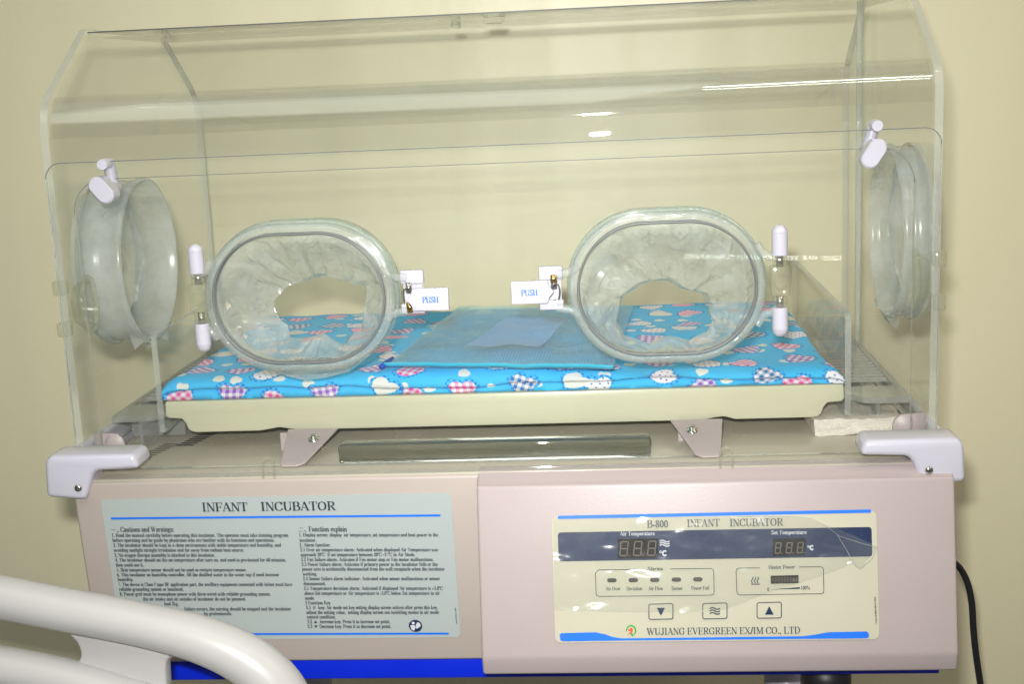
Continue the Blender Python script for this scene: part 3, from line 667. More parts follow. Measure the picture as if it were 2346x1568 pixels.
frame(mb, [z5(505, 902), z5(592, 901)], .0009)
mb.build('panel_lettering', M['ink'], cpn)
mb = MB()
CP.line(mb, 'Air Temperature', z4(910, 407), z4(1266, 402), 9, L2, bold=-.95); mb.build('white_lettering', M['whiteink'], cpn); mb = MB()
CP.line(mb, 'Set Temperature', z5(710, 394), z5(1069, 390), 9, L2, bold=-.95); mb.build('white_lettering', M['whiteink'], cpn); mb = MB()
for f, ox, oy, k in ((z4, 1315, 605, 1), (z5, 1080, 545, .82)):
    mb = MB()
    frame(mb, [f(ox + 10 * k + 9 * k * math.cos(t * .7), oy - 34 * k + 11 * k * math.sin(t * .7)) for t in range(10)], .0007)
    frame(mb, [f(ox + 52 * k + 20 * k * math.cos(a), oy - 20 * k + 24 * k * math.sin(a)) for a in [math.radians(-50 - 26 * q) for q in range(11)]], .0015)
    mb.build('unit_mark', M['whiteink'], cpn)
mb = MB()
for k in range(3): frame(mb, [z4(1318 + 95 * t / 10, 462 + k * 22 + 9 * math.sin(t * .62 + math.pi)) for t in range(11)], .0011)
mb.build('air_mark', M['whiteink'], cpn)
# displays with unlit digits
def display(f, x0, y0, x1, y1, digs):
    mb = MB(); ps = [f(x0, y0), f(x1, y0 - 6), f(x1, y1 - 6), f(x0, y1)]
    a = [cx(p, LC + .0002) for p in ps]; mb.prism(a, CP.n * .0006)
    o = mb.build('display', M['led'], cpn)
    mb = MB()
    for (dx, w, h, top) in digs:
        yt, ym, yb = top, top + h / 2, top + h; sl = -14
        P = {'tl': (dx, yt), 'tr': (dx + w, yt), 'ml': (dx + sl / 2, ym), 'mr': (dx + w + sl / 2, ym), 'bl': (dx + sl, yb), 'br': (dx + w + sl, yb)}
        for a, b in (('tl', 'tr'), ('ml', 'mr'), ('bl', 'br'), ('tl', 'ml'), ('ml', 'bl'), ('tr', 'mr'), ('mr', 'br')):
            A, B = Vector(P[a]), Vector(P[b]); A, B = A.lerp(B, .08), B.lerp(A, .08); frame(mb, [f(*A), f(*B)], .0012, LC + .0010)
        frame(mb, [f(dx + w + 4, yb), f(dx + w + 12, yb)], .0010, LC + .0010)
    mb.build('digit_segments', M['segment'], cpn)
    return o
display(z4, 887, 437, 1297, 640, [(922, 74, 142, 468), (1062, 74, 142, 466), (1205, 74, 142, 464)])
display(z5, 724, 438, 1056, 614, [(760, 52, 104, 480), (872, 52, 104, 478), (985, 52, 104, 476)])
for xm, ym in ((829, 862), (1047, 860), (1265, 858), (1485, 855), (1704, 852)):
    mb = MB(); a = cx(z4(xm - 27, ym), L2); b = cx(z4(xm + 27, ym - 1), L2)
    for (r, lf) in ((.0021, 0), (.0015, .0003)):
        pts = []
        for k in range(7): t = math.pi / 2 + math.pi * k / 6; pts.append(a + Vector((r * math.cos(t), 0, 0)) - CP.down * (r * math.sin(t)) + CP.n * lf)
        for k in range(7): t = -math.pi / 2 + math.pi * k / 6; pts.append(b + Vector((r * math.cos(t), 0, 0)) - CP.down * (r * math.sin(t)) + CP.n * lf)
        mb.add(pts, [list(range(14))], 0 if lf == 0 else 1)
    mb.build('alarm_lamp', [M['ink'], M['lamp']], cpn)
mb = MB(); cquad(mb, [z5(703, 815), z5(986, 808), z5(988, 890), z5(705, 897)], 0, L2)
for k in range(9):
    x = 712 + k * 30.5; cquad(mb, [z5(x, 834 - k * .6), z5(x + 23, 833 - k * .6), z5(x + 23, 884 - k * .6), z5(x, 885 - k * .6)], 1, L2 + .0003)
mb.build('power_bar', [M['led'], M['lamp']], cpn)
for (f, x0, y0, x1, y1, kind) in ((z4, 1206, 1105, 1450, 1260, 'down'), (z4, 1754, 1098, 2001, 1254, 'wave'), (z5, 565, 1090, 812, 1248, 'up')):
    mb = MB(); r = 18
    loop = []
    for (qx, qy, a0) in ((x1 - r, y0 + r - 6, -90), (x1 - r, y1 - r - 4, 0), (x0 + r, y1 - r, 90), (x0 + r, y0 + r, 180)):
        loop += [f(qx + r * math.cos(math.radians(a0 + 30 * k)), qy + r * math.sin(math.radians(a0 + 30 * k))) for k in range(4)]
    mb.prism([cx(p, LC - .0002) for p in loop], CP.n * .0009, 0)
    frame(mb, loop + loop[:1], .0010, L2 + .0004, 1)
    xm, ym = (x0 + x1) / 2, (y0 + y1) / 2 - 3
    if kind == 'down': cquad(mb, [f(xm - 42, ym - 38), f(xm + 42, ym - 38), f(xm, ym + 44)], 2, L2 + .0004)
    if kind == 'up': cquad(mb, [f(xm - 44, ym + 46), f(xm + 46, ym + 46), f(xm, ym - 40)], 2, L2 + .0004)
    if kind == 'wave':
        for k in range(3): frame(mb, [f(xm - 48 + 96 * t / 10, ym - 24 + k * 25 + 9 * math.sin(t * .62 + math.pi)) for t in range(11)], .0014, L2 + .0004, 1)
    mb.build('key', [M['plate'], M['greyink'], M['navy']], cpn)
mb = MB()
outer = [z4(1025 + 52 * math.cos(math.radians(a)), 1372 + 56 * math.sin(math.radians(a))) for a in range(-190, 66, 12)]
inner = [z4(1022 + 40 * math.cos(math.radians(a)), 1378 + 48 * math.sin(math.radians(a))) for a in range(-190, 66, 12)]
for i in range(len(outer) - 1): cquad(mb, [outer[i], outer[i + 1], inner[i + 1], inner[i]], 0, L2)
cquad(mb, [z4(1010, 1396), z4(1040, 1400), z4(1046, 1438), z4(1024, 1422)], 0, L2 + .0002)
cquad(mb, [z4(x, y) for x, y in ((984, 1420), (1012, 1396), (1022, 1378), (1000, 1380), (988, 1364), (1012, 1362), (1020, 1342), (1038, 1352), (1042, 1380), (1028, 1402))], 1, L2 + .0002)
mb.build('logo', [M['green'], M['red']], cpn)
# peeling protective film
mb = MB(); NU, NV = 90, 26
fp0 = [(1268, 1188), (1700, 1182), (1835, 1187), (1900, 1215), (1955, 1285)]
topc = spline([(1267, 1187, 0), (1450, 1186, 0), (1680, 1184, 0), (1835, 1186, 0), (1880, 1200, 0), (1925, 1230, 0)], 20); botc = spline([(1270, 1400, 0), (1450, 1404, 0), (1640, 1400, 0), (1760, 1360, 0), (1870, 1325, 0), (1955, 1292, 0)], 20)
vs = []
for i in range(NU + 1):
    k = i / NU * (len(topc) - 1); j = min(int(k), len(topc) - 2); t = k - j
    A = topc[j].lerp(topc[j + 1], t); B = botc[j].lerp(botc[j + 1], t)
    for q in range(NV + 1):
        P = A.lerp(B, q / NV); nx = Vector((P.x / 75 + P.y / 90, P.y / 34 - P.x / 160, 1.7))
        h = .0042 + .0020 * noise.noise(nx) + .0030 * abs(noise.noise(nx * .55 + Vector((5, 2, 0)))) + .0010 * noise.noise(nx * 2.2)
        u = i / NU; h += .004 * max(0, u - .8) / .2
        vs.append(cx((P.x, P.y), h))
mb.add(vs, [[i * (NV + 1) + q, (i + 1) * (NV + 1) + q, (i + 1) * (NV + 1) + q + 1, i * (NV + 1) + q + 1] for i in range(NU) for q in range(NV)], 0, True)
fl = [[(1880, 1200), (1905, 1207), (1960, 1230), (2010, 1254)], [(1925, 1230), (1935, 1234), (1968, 1248), (1998, 1268)], [(1955, 1292), (1958, 1298), (1968, 1306), (1978, 1300)]]
vs = []
for a in range(3):
    for b_, p in enumerate(fl[a]): vs.append(cx(p, .009 + [.0, .004, .007, .008][b_]))
mb.add(vs, [[a * 4 + b_, a * 4 + b_ + 1, a * 4 + b_ + 5, a * 4 + b_ + 4] for a in range(2) for b_ in range(3)], 0, True)
pf = mb.build('protective_film', M['sticker_film'], cpn)
mb = MB(); mb.tube([cx((p.x, p.y), .0046 + .008 * max(0, (i - 55) / 60)) for i, p in enumerate(topc[40:])], .00024, 6)
mb.tube([cx(p, .012) for p in ((1925, 1230), (1980, 1248), (2010, 1254), (1998, 1280), (1972, 1304), (1955, 1292), (1940, 1262), (1918, 1226))], .00026, 6); mb.build('film_edge', M['film'], pf)

# -- blue steel frame and trolley
mb = MB(); mb.box((-.40, -.012, -.2640), (.455, .05, -.2372), .002); mb.box((-.40, .40, -.2615), (.405, .46, -.2385), .002)
mb.build('trolley_frame', M['blue'], inc)
mb = MB()
for x in (-.28, .33):
    mb = MB(); mb.tube([(x, .24, -.26), (x, .24, -.93)], .028, 20); mb.build('trolley_column', M['white'], inc)
mb = MB(); mb.tube([(-.10, .06, -.282), (-.01, .06, -.282)], .011, 14); mb.build('pull_handle', M['rail'], inc)
mb = MB(); mb.lathe([(.0, 0), (.022, 0), (.027, -.014), (.027, -.05), (0, -.05)], (.343, .02, -.262), (0, 0, 1), 24); mb.build('clamp_knob', M['black'], inc)
for x in (-.28, .33):
    mb = MB(); mb.box((x - .035, -.05, -.96), (x + .035, .52, -.92), .008); ft = mb.build('trolley_foot', M['blue'], inc)
    for y in (-.03, .5):
        mb = MB(); mb.lathe([(.0, -.012), (.036, -.012), (.04, 0), (.036, .012), (0, .012)], (x, y, -.96), (1, 0, 0), 20); mb.build('caster', M['black'], ft)

# -- hood shell: one bent sheet (front, slopes, roof, back)
TH = .005
prof = [(0, -.012), (0, .3535), (.13, .437), (.3867, .437), (D, .3535), (D, -.012)]
rr_ = [0, .05, .016, .016, .05, 0]
outer = fillet(prof, rr_, 10)
ctr = Vector((D / 2, .15))
def offset(pts, t):
    out = []
    for i, p in enumerate(pts):
        a = Vector(pts[max(i - 1, 0)]); b = Vector(pts[min(i + 1, len(pts) - 1)]); d = (b - a).normalized(); n = Vector((d.y, -d.x)); out.append(tuple(Vector(p) + n * t))
    return out
inner = offset(outer, TH)
x0, x1 = -X + .009, X - .009
mb = MB()
# indices of bends in the filleted list
nb = 11; segs = []; k = 0; n_out = len(outer)
bend_of = []
idx = 1
bset = set()
for c_ in range(4):
    for q in range(10): bset.add(idx + q)
    idx += 11
front_i = 0
for i in range(n_out - 1):
    if i == 0: continue      # front flat built separately with its opening
    m_ = 1 if i in bset else 0
    for lp_ in (outer, inner):
        (ya, za), (yb, zb) = lp_[i], lp_[i + 1]
        mb.add([(x0, ya, za), (x1, ya, za), (x1, yb, zb), (x0, yb, zb)], [[0, 1, 2, 3]], m_, True)
(yo, zo) = outer[-1]; (yi, zi) = inner[-1]
mb.add([(x0, yo, zo), (x1, yo, zo), (x1, yi, zi), (x0, yi, zi)], [[0, 1, 2, 3]], 2)
# front flat: frame around the door opening with rounded upper corners
ztop = outer[1][1]; OZ = .284; OX = X - .026; rC = .035
hole = [(-OX, -.012), (-OX, OZ - rC)] + [(-OX + rC - rC * math.cos(math.radians(a)), OZ - rC + rC * math.sin(math.radians(a))) for a in range(10, 91, 10)]
hole += [(-px, pz) for px, pz in hole[::-1]]
for y in (0, TH):
    zt = ztop if y == 0 else inner[1][1]
    loop = [(x0, y, -.012), (x0, y, zt), (x1, y, zt), (x1, y, -.012)] + [(px, y, pz) for px, pz in hole[::-1]]
    mb.flat([loop], 0)
lp0 = [(px, 0, pz) for px, pz in hole]; lp1 = [(px, TH, pz) for px, pz in hole]
b0 = mb.loft([lp0, lp1], 2, False, closed=False)
bm_o = mb.build('hood', [M['sheet'], M['bend'], M['edge']], inc, fix=False)
bm = bmesh.new(); bm.from_mesh(bm_o.data); bmesh.ops.remove_doubles(bm, verts=bm.verts[:], dist=1e-5); bmesh.ops.recalc_face_normals(bm, faces=bm.faces[:]); bm.to_mesh(bm_o.data); bm.free()
# roof fitting
mb = MB(); mb.lathe([(0, .004), (.013, .004), (.013, -.003), (.009, -.0045), (0, -.0045)], (-.006, .29, .436), (0, 0, 1), 24); mb.build('roof_fitting', M['glass'], inc)
mb = MB(); mb.lathe([(0, .003), (.006, .003), (.006, -.003), (0, -.003)], (-.052, .29, .432), (0, 0, 1), 16); mb.build('roof_stud', M['glass'], inc)

# -- front access door with the two port holes
DT = .005; DY = -.0070
PORTS = ((-.1905, .1572), (.180, .1555)); PHW, PHH, PR = .0980, .0763, .0762
mb = MB()
door = [(-X + .002, -.0235), (-X + .002, .302 - .016)] + [(-X + .018 - .016 * math.cos(math.radians(a)), .286 + .016 * math.sin(math.radians(a))) for a in range(15, 91, 15)]
door += [(-px, pz) for px, pz in door[::-1]]
def stad(c, hw, hh, n=16): return rrect(c[0], c[1], hw, hh, hh - .0003, n)
holes = [stad(c, PHW - .0085, PHH - .0085) for c in PORTS]
for y in (DY, DY + DT): mb.flat([[(px, y, pz) for px, pz in l] for l in [door] + holes], 0)
mb.loft([[(px, DY, pz) for px, pz in door], [(px, DY + DT, pz) for px, pz in door]], 1, False)
for h in holes: mb.loft([[(px, DY, pz) for px, pz in h], [(px, DY + DT, pz) for px, pz in h]], 1, False)
door_o = mb.build('front_door', [M['sheet'], M['edge']], inc)

mb = MB(); mb.tube([(px, DY + .001, pz) for px, pz in door[1:-1]], .00045, 6); mb.build('door_seal', M['seal'], door_o)
mb = MB(); mb.tube([(px, -.0004, pz) for px, pz in hole[1:-1]], .00035, 6); mb.build('opening_seal', M['seal'], bm_o)
mb = MB(); mb.tube([(x0, .1285, .4368), (x1, .1285, .4368)], .0007, 6); mb.build('roof_edge_joint', M['seal'], bm_o)

# -- end panels
def end_panel(s):
    xo, xi = s * X, s * (X - .008)
    pr = fillet([(-.0, -.018), (-.002, .358), (.1295, .4405), (.3872, .4405), (D + .002, .358), (D + .002, -.018)], [0, .05, .018, .018, .05, 0], 8)
    mb = MB(); pc = (.130, .183) if s < 0 else (.110, .188); pr_r = .094
    hole = [(pc[0] + pr_r * math.cos(2 * math.pi * k / 40), pc[1] + pr_r * math.sin(2 * math.pi * k / 40)) for k in range(40)]
    for x in (xo, xi): mb.flat([[(x, a, b) for a, b in pr], [(x, a, b) for a, b in hole]], 0)
    mb.loft([[(xo, a, b) for a, b in pr], [(xi, a, b) for a, b in pr]], 1, True)
    mb.loft([[(xo, a, b) for a, b in hole], [(xi, a, b) for a, b in hole]], 1, True)
    pn = mb.build('end_panel', [M['side'], M['edge']], inc, sharp=30)
    # milky round sleeve collar
    mb = MB(); xm = -.396 if s < 0 else .419; dl = abs(s * X - xm) - .008
    mb.lathe([(.090, -.0005), (.0925, 0), (.0935, .004), (.0915, .008), (.0890, dl * .5), (.0905, dl * .55), (.0915, dl + .004), (.0875, dl + .005), (.0865, dl * .6), (.0850, dl * .55), (.0865, .010), (.0885, .002), (.090, -.0005)], (xm, pc[0], pc[1]), (s, 0, 0), 64)
    mb.build('port_collar', M['silicone'], pn)
    # crinkled sleeve hanging inside the collar
    mb = MB(); N_, Mr = 72, 12; vs = []
    for i in range(N_):
        a = 2 * math.pi * i / N_
        for j in range(Mr + 1):
            t = j / Mr; r = .0885 - .05 * t ** 1.4 + .008 * noise.noise(Vector((3 * math.cos(a), 3 * math.sin(a), t * 4 + s))) * t
            r += (.012 if math.sin(a) < -.7 else 0) * math.sin(math.pi * min(1, t * 2)) 
            vs.append((xm + s * (dl * .85 + .016 * math.sin(t * 2.6) + .008 * noise.noise(Vector((2 * math.cos(a), 2 * math.sin(a), 7 + t * 3)))), pc[0] + r * math.cos(a), pc[1] + r * math.sin(a)))
    mb.add(vs, [[i * (Mr + 1) + j, ((i + 1) % N_) * (Mr + 1) + j, ((i + 1) % N_) * (Mr + 1) + j + 1, i * (Mr + 1) + j + 1] for i in range(N_) for j in range(Mr)], 0, True)
    # loose skirt under the collar
    vs = []
    for i in range(15):
        y = pc[0] - .05 + .1 * i / 14; zt = pc[1] - math.sqrt(max(0, .088 ** 2 - (y - pc[0]) ** 2))
        dz = (.012 + .007 * math.sin(i * 1.9)) if s < 0 else (.002 + .016 * math.exp(-((i - 6) / 1.3) ** 2))
        if i in (0, 14): dz = .001
        for j in range(4): vs.append((xm + s * (.006 + .010 * math.sin(i * .9 + j * .5)), y, zt - dz * j / 3))
    mb.add(vs, [[i * 4 + j, (i + 1) * 4 + j, (i + 1) * 4 + j + 1, i * 4 + j + 1] for i in range(14) for j in range(3)], 0, True)
    mb.build('port_sleeve', M['film'], pn)
    # clear grommet on the front edge
    mb = MB(); g = [(.026 + .019 * math.cos(2 * math.pi * k / 32), .150 + .029 * math.sin(2 * math.pi * k / 32)) for k in range(32)]
    mb.tube([(s * (X - .020), a, b) for a, b in g], .0038, 10, closed=True, up=(1, 0, 0))
    mb.loft([[(s * (X - .020), a, b) for a, b in g], [(s * (X - .006), .026 + (a - .026) * .7, .15 + (b - .15) * .72) for a, b in g]], 0, True)
    mb.flat([[(s * (X - .006), .026 + (a - .026) * .7, .15 + (b - .15) * .72) for a, b in g]], 0)
    for z in (.128, .172): mb.box(tuple(min(p_, q_) for p_, q_ in zip((s * (X - .006), -.002, z - .008), (s * (X + .007), .014, z + .008))), tuple(max(p_, q_) for p_, q_ in zip((s * (X - .006), -.002, z - .008), (s * (X + .007), .014, z + .008))), .003)
    mb.build('edge_grommet', M['clip'], pn, sharp=40)
    # thin bonding strip down the panel
    if s > 0:
        mb = MB(); mb.box((X - .012, .383, .0), (X - .006, .391, .436), .001); mb.build('bonding_strip', M['edge'], pn)
    return pn
for s in (-1, 1): end_panel(s)
# white turn latches on the door's upper corners: pin, arm and a stadium-shaped knob facing out
for s in (-1, 1):
    pin = on((235, 377) if s < 0 else (2010, 288), 1, -.014); kn = on((231, 436) if s < 0 else (2003, 352), 1, -.030)
    mb = MB(); mb.tube([(pin.x, -.016, pin.z), (pin.x, -.0145, pin.z), (pin.x, .006, pin.z)], [.0052, .0058, .0058], 20)
    d = Vector((.55 * -s * -1, 0, -.9)) if s < 0 else Vector((.55, 0, .9)); d = Vector((-.62, 0, .78)) if s < 0 else Vector((.55, 0, .84)); d.normalize(); e = Vector((d.z, 0, -d.x)); r = .0088; hl = .0062
    ring = [d * hl + (d * math.sin(a) + e * math.cos(a)) * r for a in [math.pi * k / 12 for k in range(13)]] + [-d * hl + (d * math.sin(a) + e * math.cos(a)) * r for a in [math.pi + math.pi * k / 12 for k in range(13)]]
    ys = ((-.031, .88), (-.0295, 1), (-.012, 1), (-.0108, .9)); lo = [[Vector((kn.x, y, kn.z)) + q * k for q in ring] for y, k in ys]
    mb.loft(lo, 0, True); mb.add(lo[0], [list(range(26))]); mb.add(lo[-1], [list(range(26))])
    mb.tube([(kn.x, -.012, kn.z), (kn.x, .010, kn.z)], .0068, 18)
    mb.tube([(pin.x, .003, pin.z), (kn.x + .006 * -s * 0, .004, kn.z + .004)], .0062, 16)
    mb.build('turn_latch', M['white'], door_o, sharp=35)

# -- oval hand ports in the door
OPEN = ([(627, 690), (660, 655), (700, 645), (745, 628), (800, 640), (845, 655), (838, 700), (835, 755), (815, 757), (790, 787), (768, 775), (745, 760), (720, 768), (690, 772), (668, 775), (660, 745), (642, 732), (630, 715)],
        [(1427, 675), (1458, 656), (1491, 640), (1527, 640), (1556, 658), (1608, 668), (1611, 686), (1623, 693), (1621, 718), (1632, 727), (1621, 753), (1601, 763), (1578, 776), (1536, 766), (1511, 768), (1486, 783), (1428, 763), (1422, 746), (1414, 730)])
def crumple(seed, n, k):
    rg = random.Random(seed); sets = [[(Vector((rg.uniform(-1, 1), rg.uniform(-1, 1))) * k, Vector((rg.uniform(-.1, .1), rg.uniform(-.08, .08)))) for _ in range(n)] for _ in range(4)]
    def f(x, z):
        p = Vector((x, z)); v = [max(g.dot(p - o) for g, o in S) for S in sets]
        return v[0] - v[1] + v[2] - v[3]
    return f
def poly_at(poly, c, ang):
    d = Vector((math.cos(ang), math.sin(ang))); best = None
    for a, b in zip(poly, poly[1:] + poly[:1]):
        a = Vector(a) - Vector(c); b = Vector(b) - Vector(c); e = b - a; den = d.x * e.y - d.y * e.x
        if abs(den) < 1e-9: continue
        t = (a.x * e.y - a.y * e.x) / den; u = (a.x * d.y - a.y * d.x) / den
        if t > 0 and -1e-6 <= u <= 1 + 1e-6 and (best is None or t < best): best = t
    return best or .02
for pi_, c in enumerate(PORTS):
    s = -1 if pi_ == 0 else 1        # hinge side
    po = MB(); yf = DY
    def ringloops(spec): return [[(px, yf + dy, pz) for px, pz in stad(c, PHW - ins, PHH - ins)] for ins, dy in spec]
    lo = ringloops([(.0020, -.001), (.0005, -.006), (.0, -.013), (.0010, -.0175), (.0032, -.0200), (.0066, -.0205), (.0088, -.0190), (.0098, -.014), (.0098, -.003), (.0020, -.001)])
    po.loft(lo, 0, True)
    # lugs towards hinge and latch
    for sg, zz in ((s, .027), (-s, .017)):
        xe = c[0] + sg * (PHW - .004); xf = c[0] + sg * (PHW + .012)
        for z0 in (zz, -zz):
            po.tube(spline([(xe - sg * .006, yf - .012, c[1] + z0 * 1.5), (xe + sg * .002, yf - .012, c[1] + z0 * 1.12), (xf, yf - .012, c[1] + z0)], 5), [.0045] * 11, 10)
    port = po.build('hand_port', M['ring'], inc, sharp=50)
    mb = MB(); g = [(px, yf - .0195, pz) for px, pz in stad(c, PHW - .0104, PHH - .0104)]; mb.tube(g, .0012, 8, closed=True, up=(0, 1, 0)); 
    g = [(px, yf - .012, pz) for px, pz in stad(c, PHW - .0108, PHH - .0108)]; mb.tube(g, .0008, 8, closed=True, up=(0, 1, 0)); mb.build('port_gasket', M['gasket'], port)
    mb = MB(); w = stad(c, PHW - .0099, PHH - .0099)
    for y in (-.0185, -.0165): mb.flat([[(px, yf + y, pz) for px, pz in w]], 0)
    mb.build('port_window', M['sheet'], port)
    mb = MB()
    lo = [[(px, yf + dy, pz) for px, pz in stad(c, PHW - ins, PHH - ins)] for ins, dy in ((.004, -.001), (-.001, -.001), (-.002, .004), (-.001, .022), (.003, .024), (.006, .022), (.006, .0))]
    mb.loft(lo, 0, True); mb.build('port_neck', M['neck'], port)
    # crinkled cuff film from the ring to a ragged opening
    NA, NR = 120, 15; yo = .030; crf = crumple(11 + pi_, 7, .22); crg = crumple(31 + pi_, 14, .17)
    pol = [(on(p, 1, yo).x, on(p, 1, yo).z) for p in OPEN[pi_]]; oc = (sum(p[0] for p in pol) / len(pol), sum(p[1] for p in pol) / len(pol))
    outl = stad(c, PHW - .0094, PHH - .0094, 24); vs = []
    for i in range(NA):
        a = 2 * math.pi * i / NA; ro = poly_at(outl, oc, a); ri = poly_at(pol, oc, a)
        for j in range(NR + 1):
            t = j / NR; r = ro + (ri - ro) * t; jr = math.sin(i * 12.9 + j * 78.2 + (i * j) % 7) * .34
            if 0 < j < NR: r += (ri - ro) / NR * jr; a_ = a + .3 * math.sin(i * 37.1 + j * 11.7) * 2 * math.pi / NA
            else: a_ = a
            x_ = oc[0] + r * math.cos(a_); z_ = oc[1] + r * math.sin(a_)
            q = Vector((x_ * 24, z_ * 24, pi_ * 9.3)); q2 = Vector((4 * math.cos(a), 4 * math.sin(a), t * 1.0 + pi_ * 5)); q3 = Vector((x_ * 85, z_ * 85, 3 + pi_))
            amp = min(1, t * 5) * (1 if t < .93 else (1 - t) / .07 * .6 + .4)
            wx_ = x_ - c[0] + .012 * noise.noise(q); wz_ = z_ - c[1] + .012 * noise.noise(q + Vector((3, 8, 1)))
            cr = max(-.012, min(.012, crf(wx_, wz_) + crg(wz_ * 1.3, wx_ * 1.3))) + (.5 - abs(noise.noise(q2))) * .014 + (.5 - abs(noise.noise(q3))) * .0022 - .014
            vs.append((x_, yf - .004 + (yo - yf + .004) * (t ** .8) + cr * amp, z_))
    mb = MB(); fr = random.Random(5 + pi_); tri = []
    for i in range(NA):
        for j in range(NR):
            q_ = [i * (NR + 1) + j, ((i + 1) % NA) * (NR + 1) + j, ((i + 1) % NA) * (NR + 1) + j + 1, i * (NR + 1) + j + 1]
            if fr.random() < .5: tri += [[q_[0], q_[1], q_[2]], [q_[0], q_[2], q_[3]]]
            else: tri += [[q_[0], q_[1], q_[3]], [q_[1], q_[2], q_[3]]]
    mb.add(vs, tri, 0, True)
    if pi_ == 0:   # loose film sagging below the ring
        top = [(560, 800), (610, 832), (650, 845), (700, 848), (760, 845), (810, 835), (850, 808)]; bot = [(562, 806), (610, 838), (655, 862), (697, 872), (745, 866), (800, 852), (848, 815)]
        vs = []
        for i, (p, q) in enumerate(zip(top, bot)):
            for j in range(5):
                P = on((p[0] + (q[0] - p[0]) * j / 4, p[1] + (q[1] - p[1]) * j / 4), 1, .022 + .006 * math.sin(i * 1.7 + j)); vs.append(P)
        mb.add(vs, [[i * 5 + j, (i + 1) * 5 + j, (i + 1) * 5 + j + 1, i * 5 + j + 1] for i in range(6) for j in range(4)], 0, True)
    mb.build('cuff_film', M['film'], port, sharp=19)
    # hinge: two white pins with a clear block between
    hx = c[0] + s * (PHW + (.0060 if s < 0 else .0130)); yh = yf - .012; zc = c[1] + .003
    for z0, z1 in ((.026, .056), (-.026, -.056)):
        mb = MB(); r = .0078
        path = [(hx, yh, zc + z0), (hx, yh, zc + z0 + (z1 - z0) * .75)] + [(hx, yh, zc + z1 - math.copysign(r * (1 - math.sin(a)), z1)) for a in (.0, .4, .8, 1.2, 1.5)]
        mb.tube(path, [r, r] + [r * max(.05, math.cos(a)) for a in (.0, .4, .8, 1.2, 1.5)], 20)
        mb.build('hinge_pin', M['white'], port, sharp=50)
    mb = MB(); mb.box((hx - .009, yh - .008, zc - .014), (hx + .009, yh + .010, zc + .015), .0015, 2)
    mb.lathe([(0, -.003), (.006, -.003), (.007, 0)], (hx, yh - .008, zc), (0, 1, 0), 20)
    for z in (.0205, -.0205): mb.lathe([(.0072, -.0055), (.0072, .0055)], (hx, yh, zc + z), (0, 0, 1), 18)
    mb.build('hinge_block', M['clip'], port, sharp=40)
    for z in (.0205, -.0205):
        mb = MB(); mb.tube([(hx, yh, zc + z - .006), (hx, yh, zc + z + .006)], .0036, 12); mb.build('hinge_spring', M['steel'], port)
    # latch: white block behind, paddle in front
    lx = c[0] - s * (PHW + .017); zl = c[1] + .005 if s > 0 else c[1] + .004
    mb = MB(); mb.box((lx - .012, yf - .010, zl + .006), (lx + .012, yf - .0006, zl + .020), .002, 2); mb.box((lx - .0125, yf - .010, zl - .0245), (lx + .012, yf - .0006, zl - .014), .002, 2); mb.box((lx - .010, yf - .0035, zl - .016), (lx + .010, yf - .0006, zl + .008), .0005, 1)
    mb.build('latch_block', M['white'], port, sharp=40)
    mb = MB(); 
    for z0, z1, r in ((zl - .002, zl + .008, .0030), ): mb.tube([(lx + s * .003, yf - .013, z0), (lx + s * .003, yf - .013, z1)], r, 14)
    mb.tube(spline([(lx + s * .006, yf - .014, zl + .004), (lx + s * .0085, yf - .014, zl - .002), (lx + s * .0075, yf - .014, zl - .012), (lx + s * .003, yf - .014, zl - .014)], 4), .0009, 8)
    mb.build('latch_spring', M['steel'], port)
    mb = MB(); zb = (zl - .022, zl - .012) if s < 0 else (zl + .004, zl + .012)
    mb.tube([(lx + s * .003, yf - .0135, zb[0]), (lx + s * .003, yf - .0135, zb[1])], .0034, 14); mb.build('latch_pin', M['brass'], port)
    px0 = lx - s * (.0015 if s < 0 else .003); zp = zl - .0085 if s < 0 else zl - .004; h = .0115; ln = .0365
    pts = [(px0, zp + h), (px0 - s * ln, zp + h), (px0 - s * ln, zp - h), (px0, zp - h), (px0 + s * .0012, zp - .006), (px0 + s * .0065, zp), (px0 + s * .0012, zp + .006)]
    mb = MB(); mb.prism([(a, yf - .022, b) for a, b in pts], (0, .006, 0), .0012, 2)
    pad = mb.build('push_paddle', M['white'], port, sharp=40)
    mb = MB(); wx = .0166; xc = px0 - s * ln * .5
    text(mb, 'PUSH', Vector((xc - wx / 2, yf - .0224, zp - .0030)), Vector((1, 0, 0)), Vector((0, 0, 1)), Vector((0, -1, 0)), wx, .0060, 0, 1.25)
    mb.build('push_lettering', M['pushink'], pad)

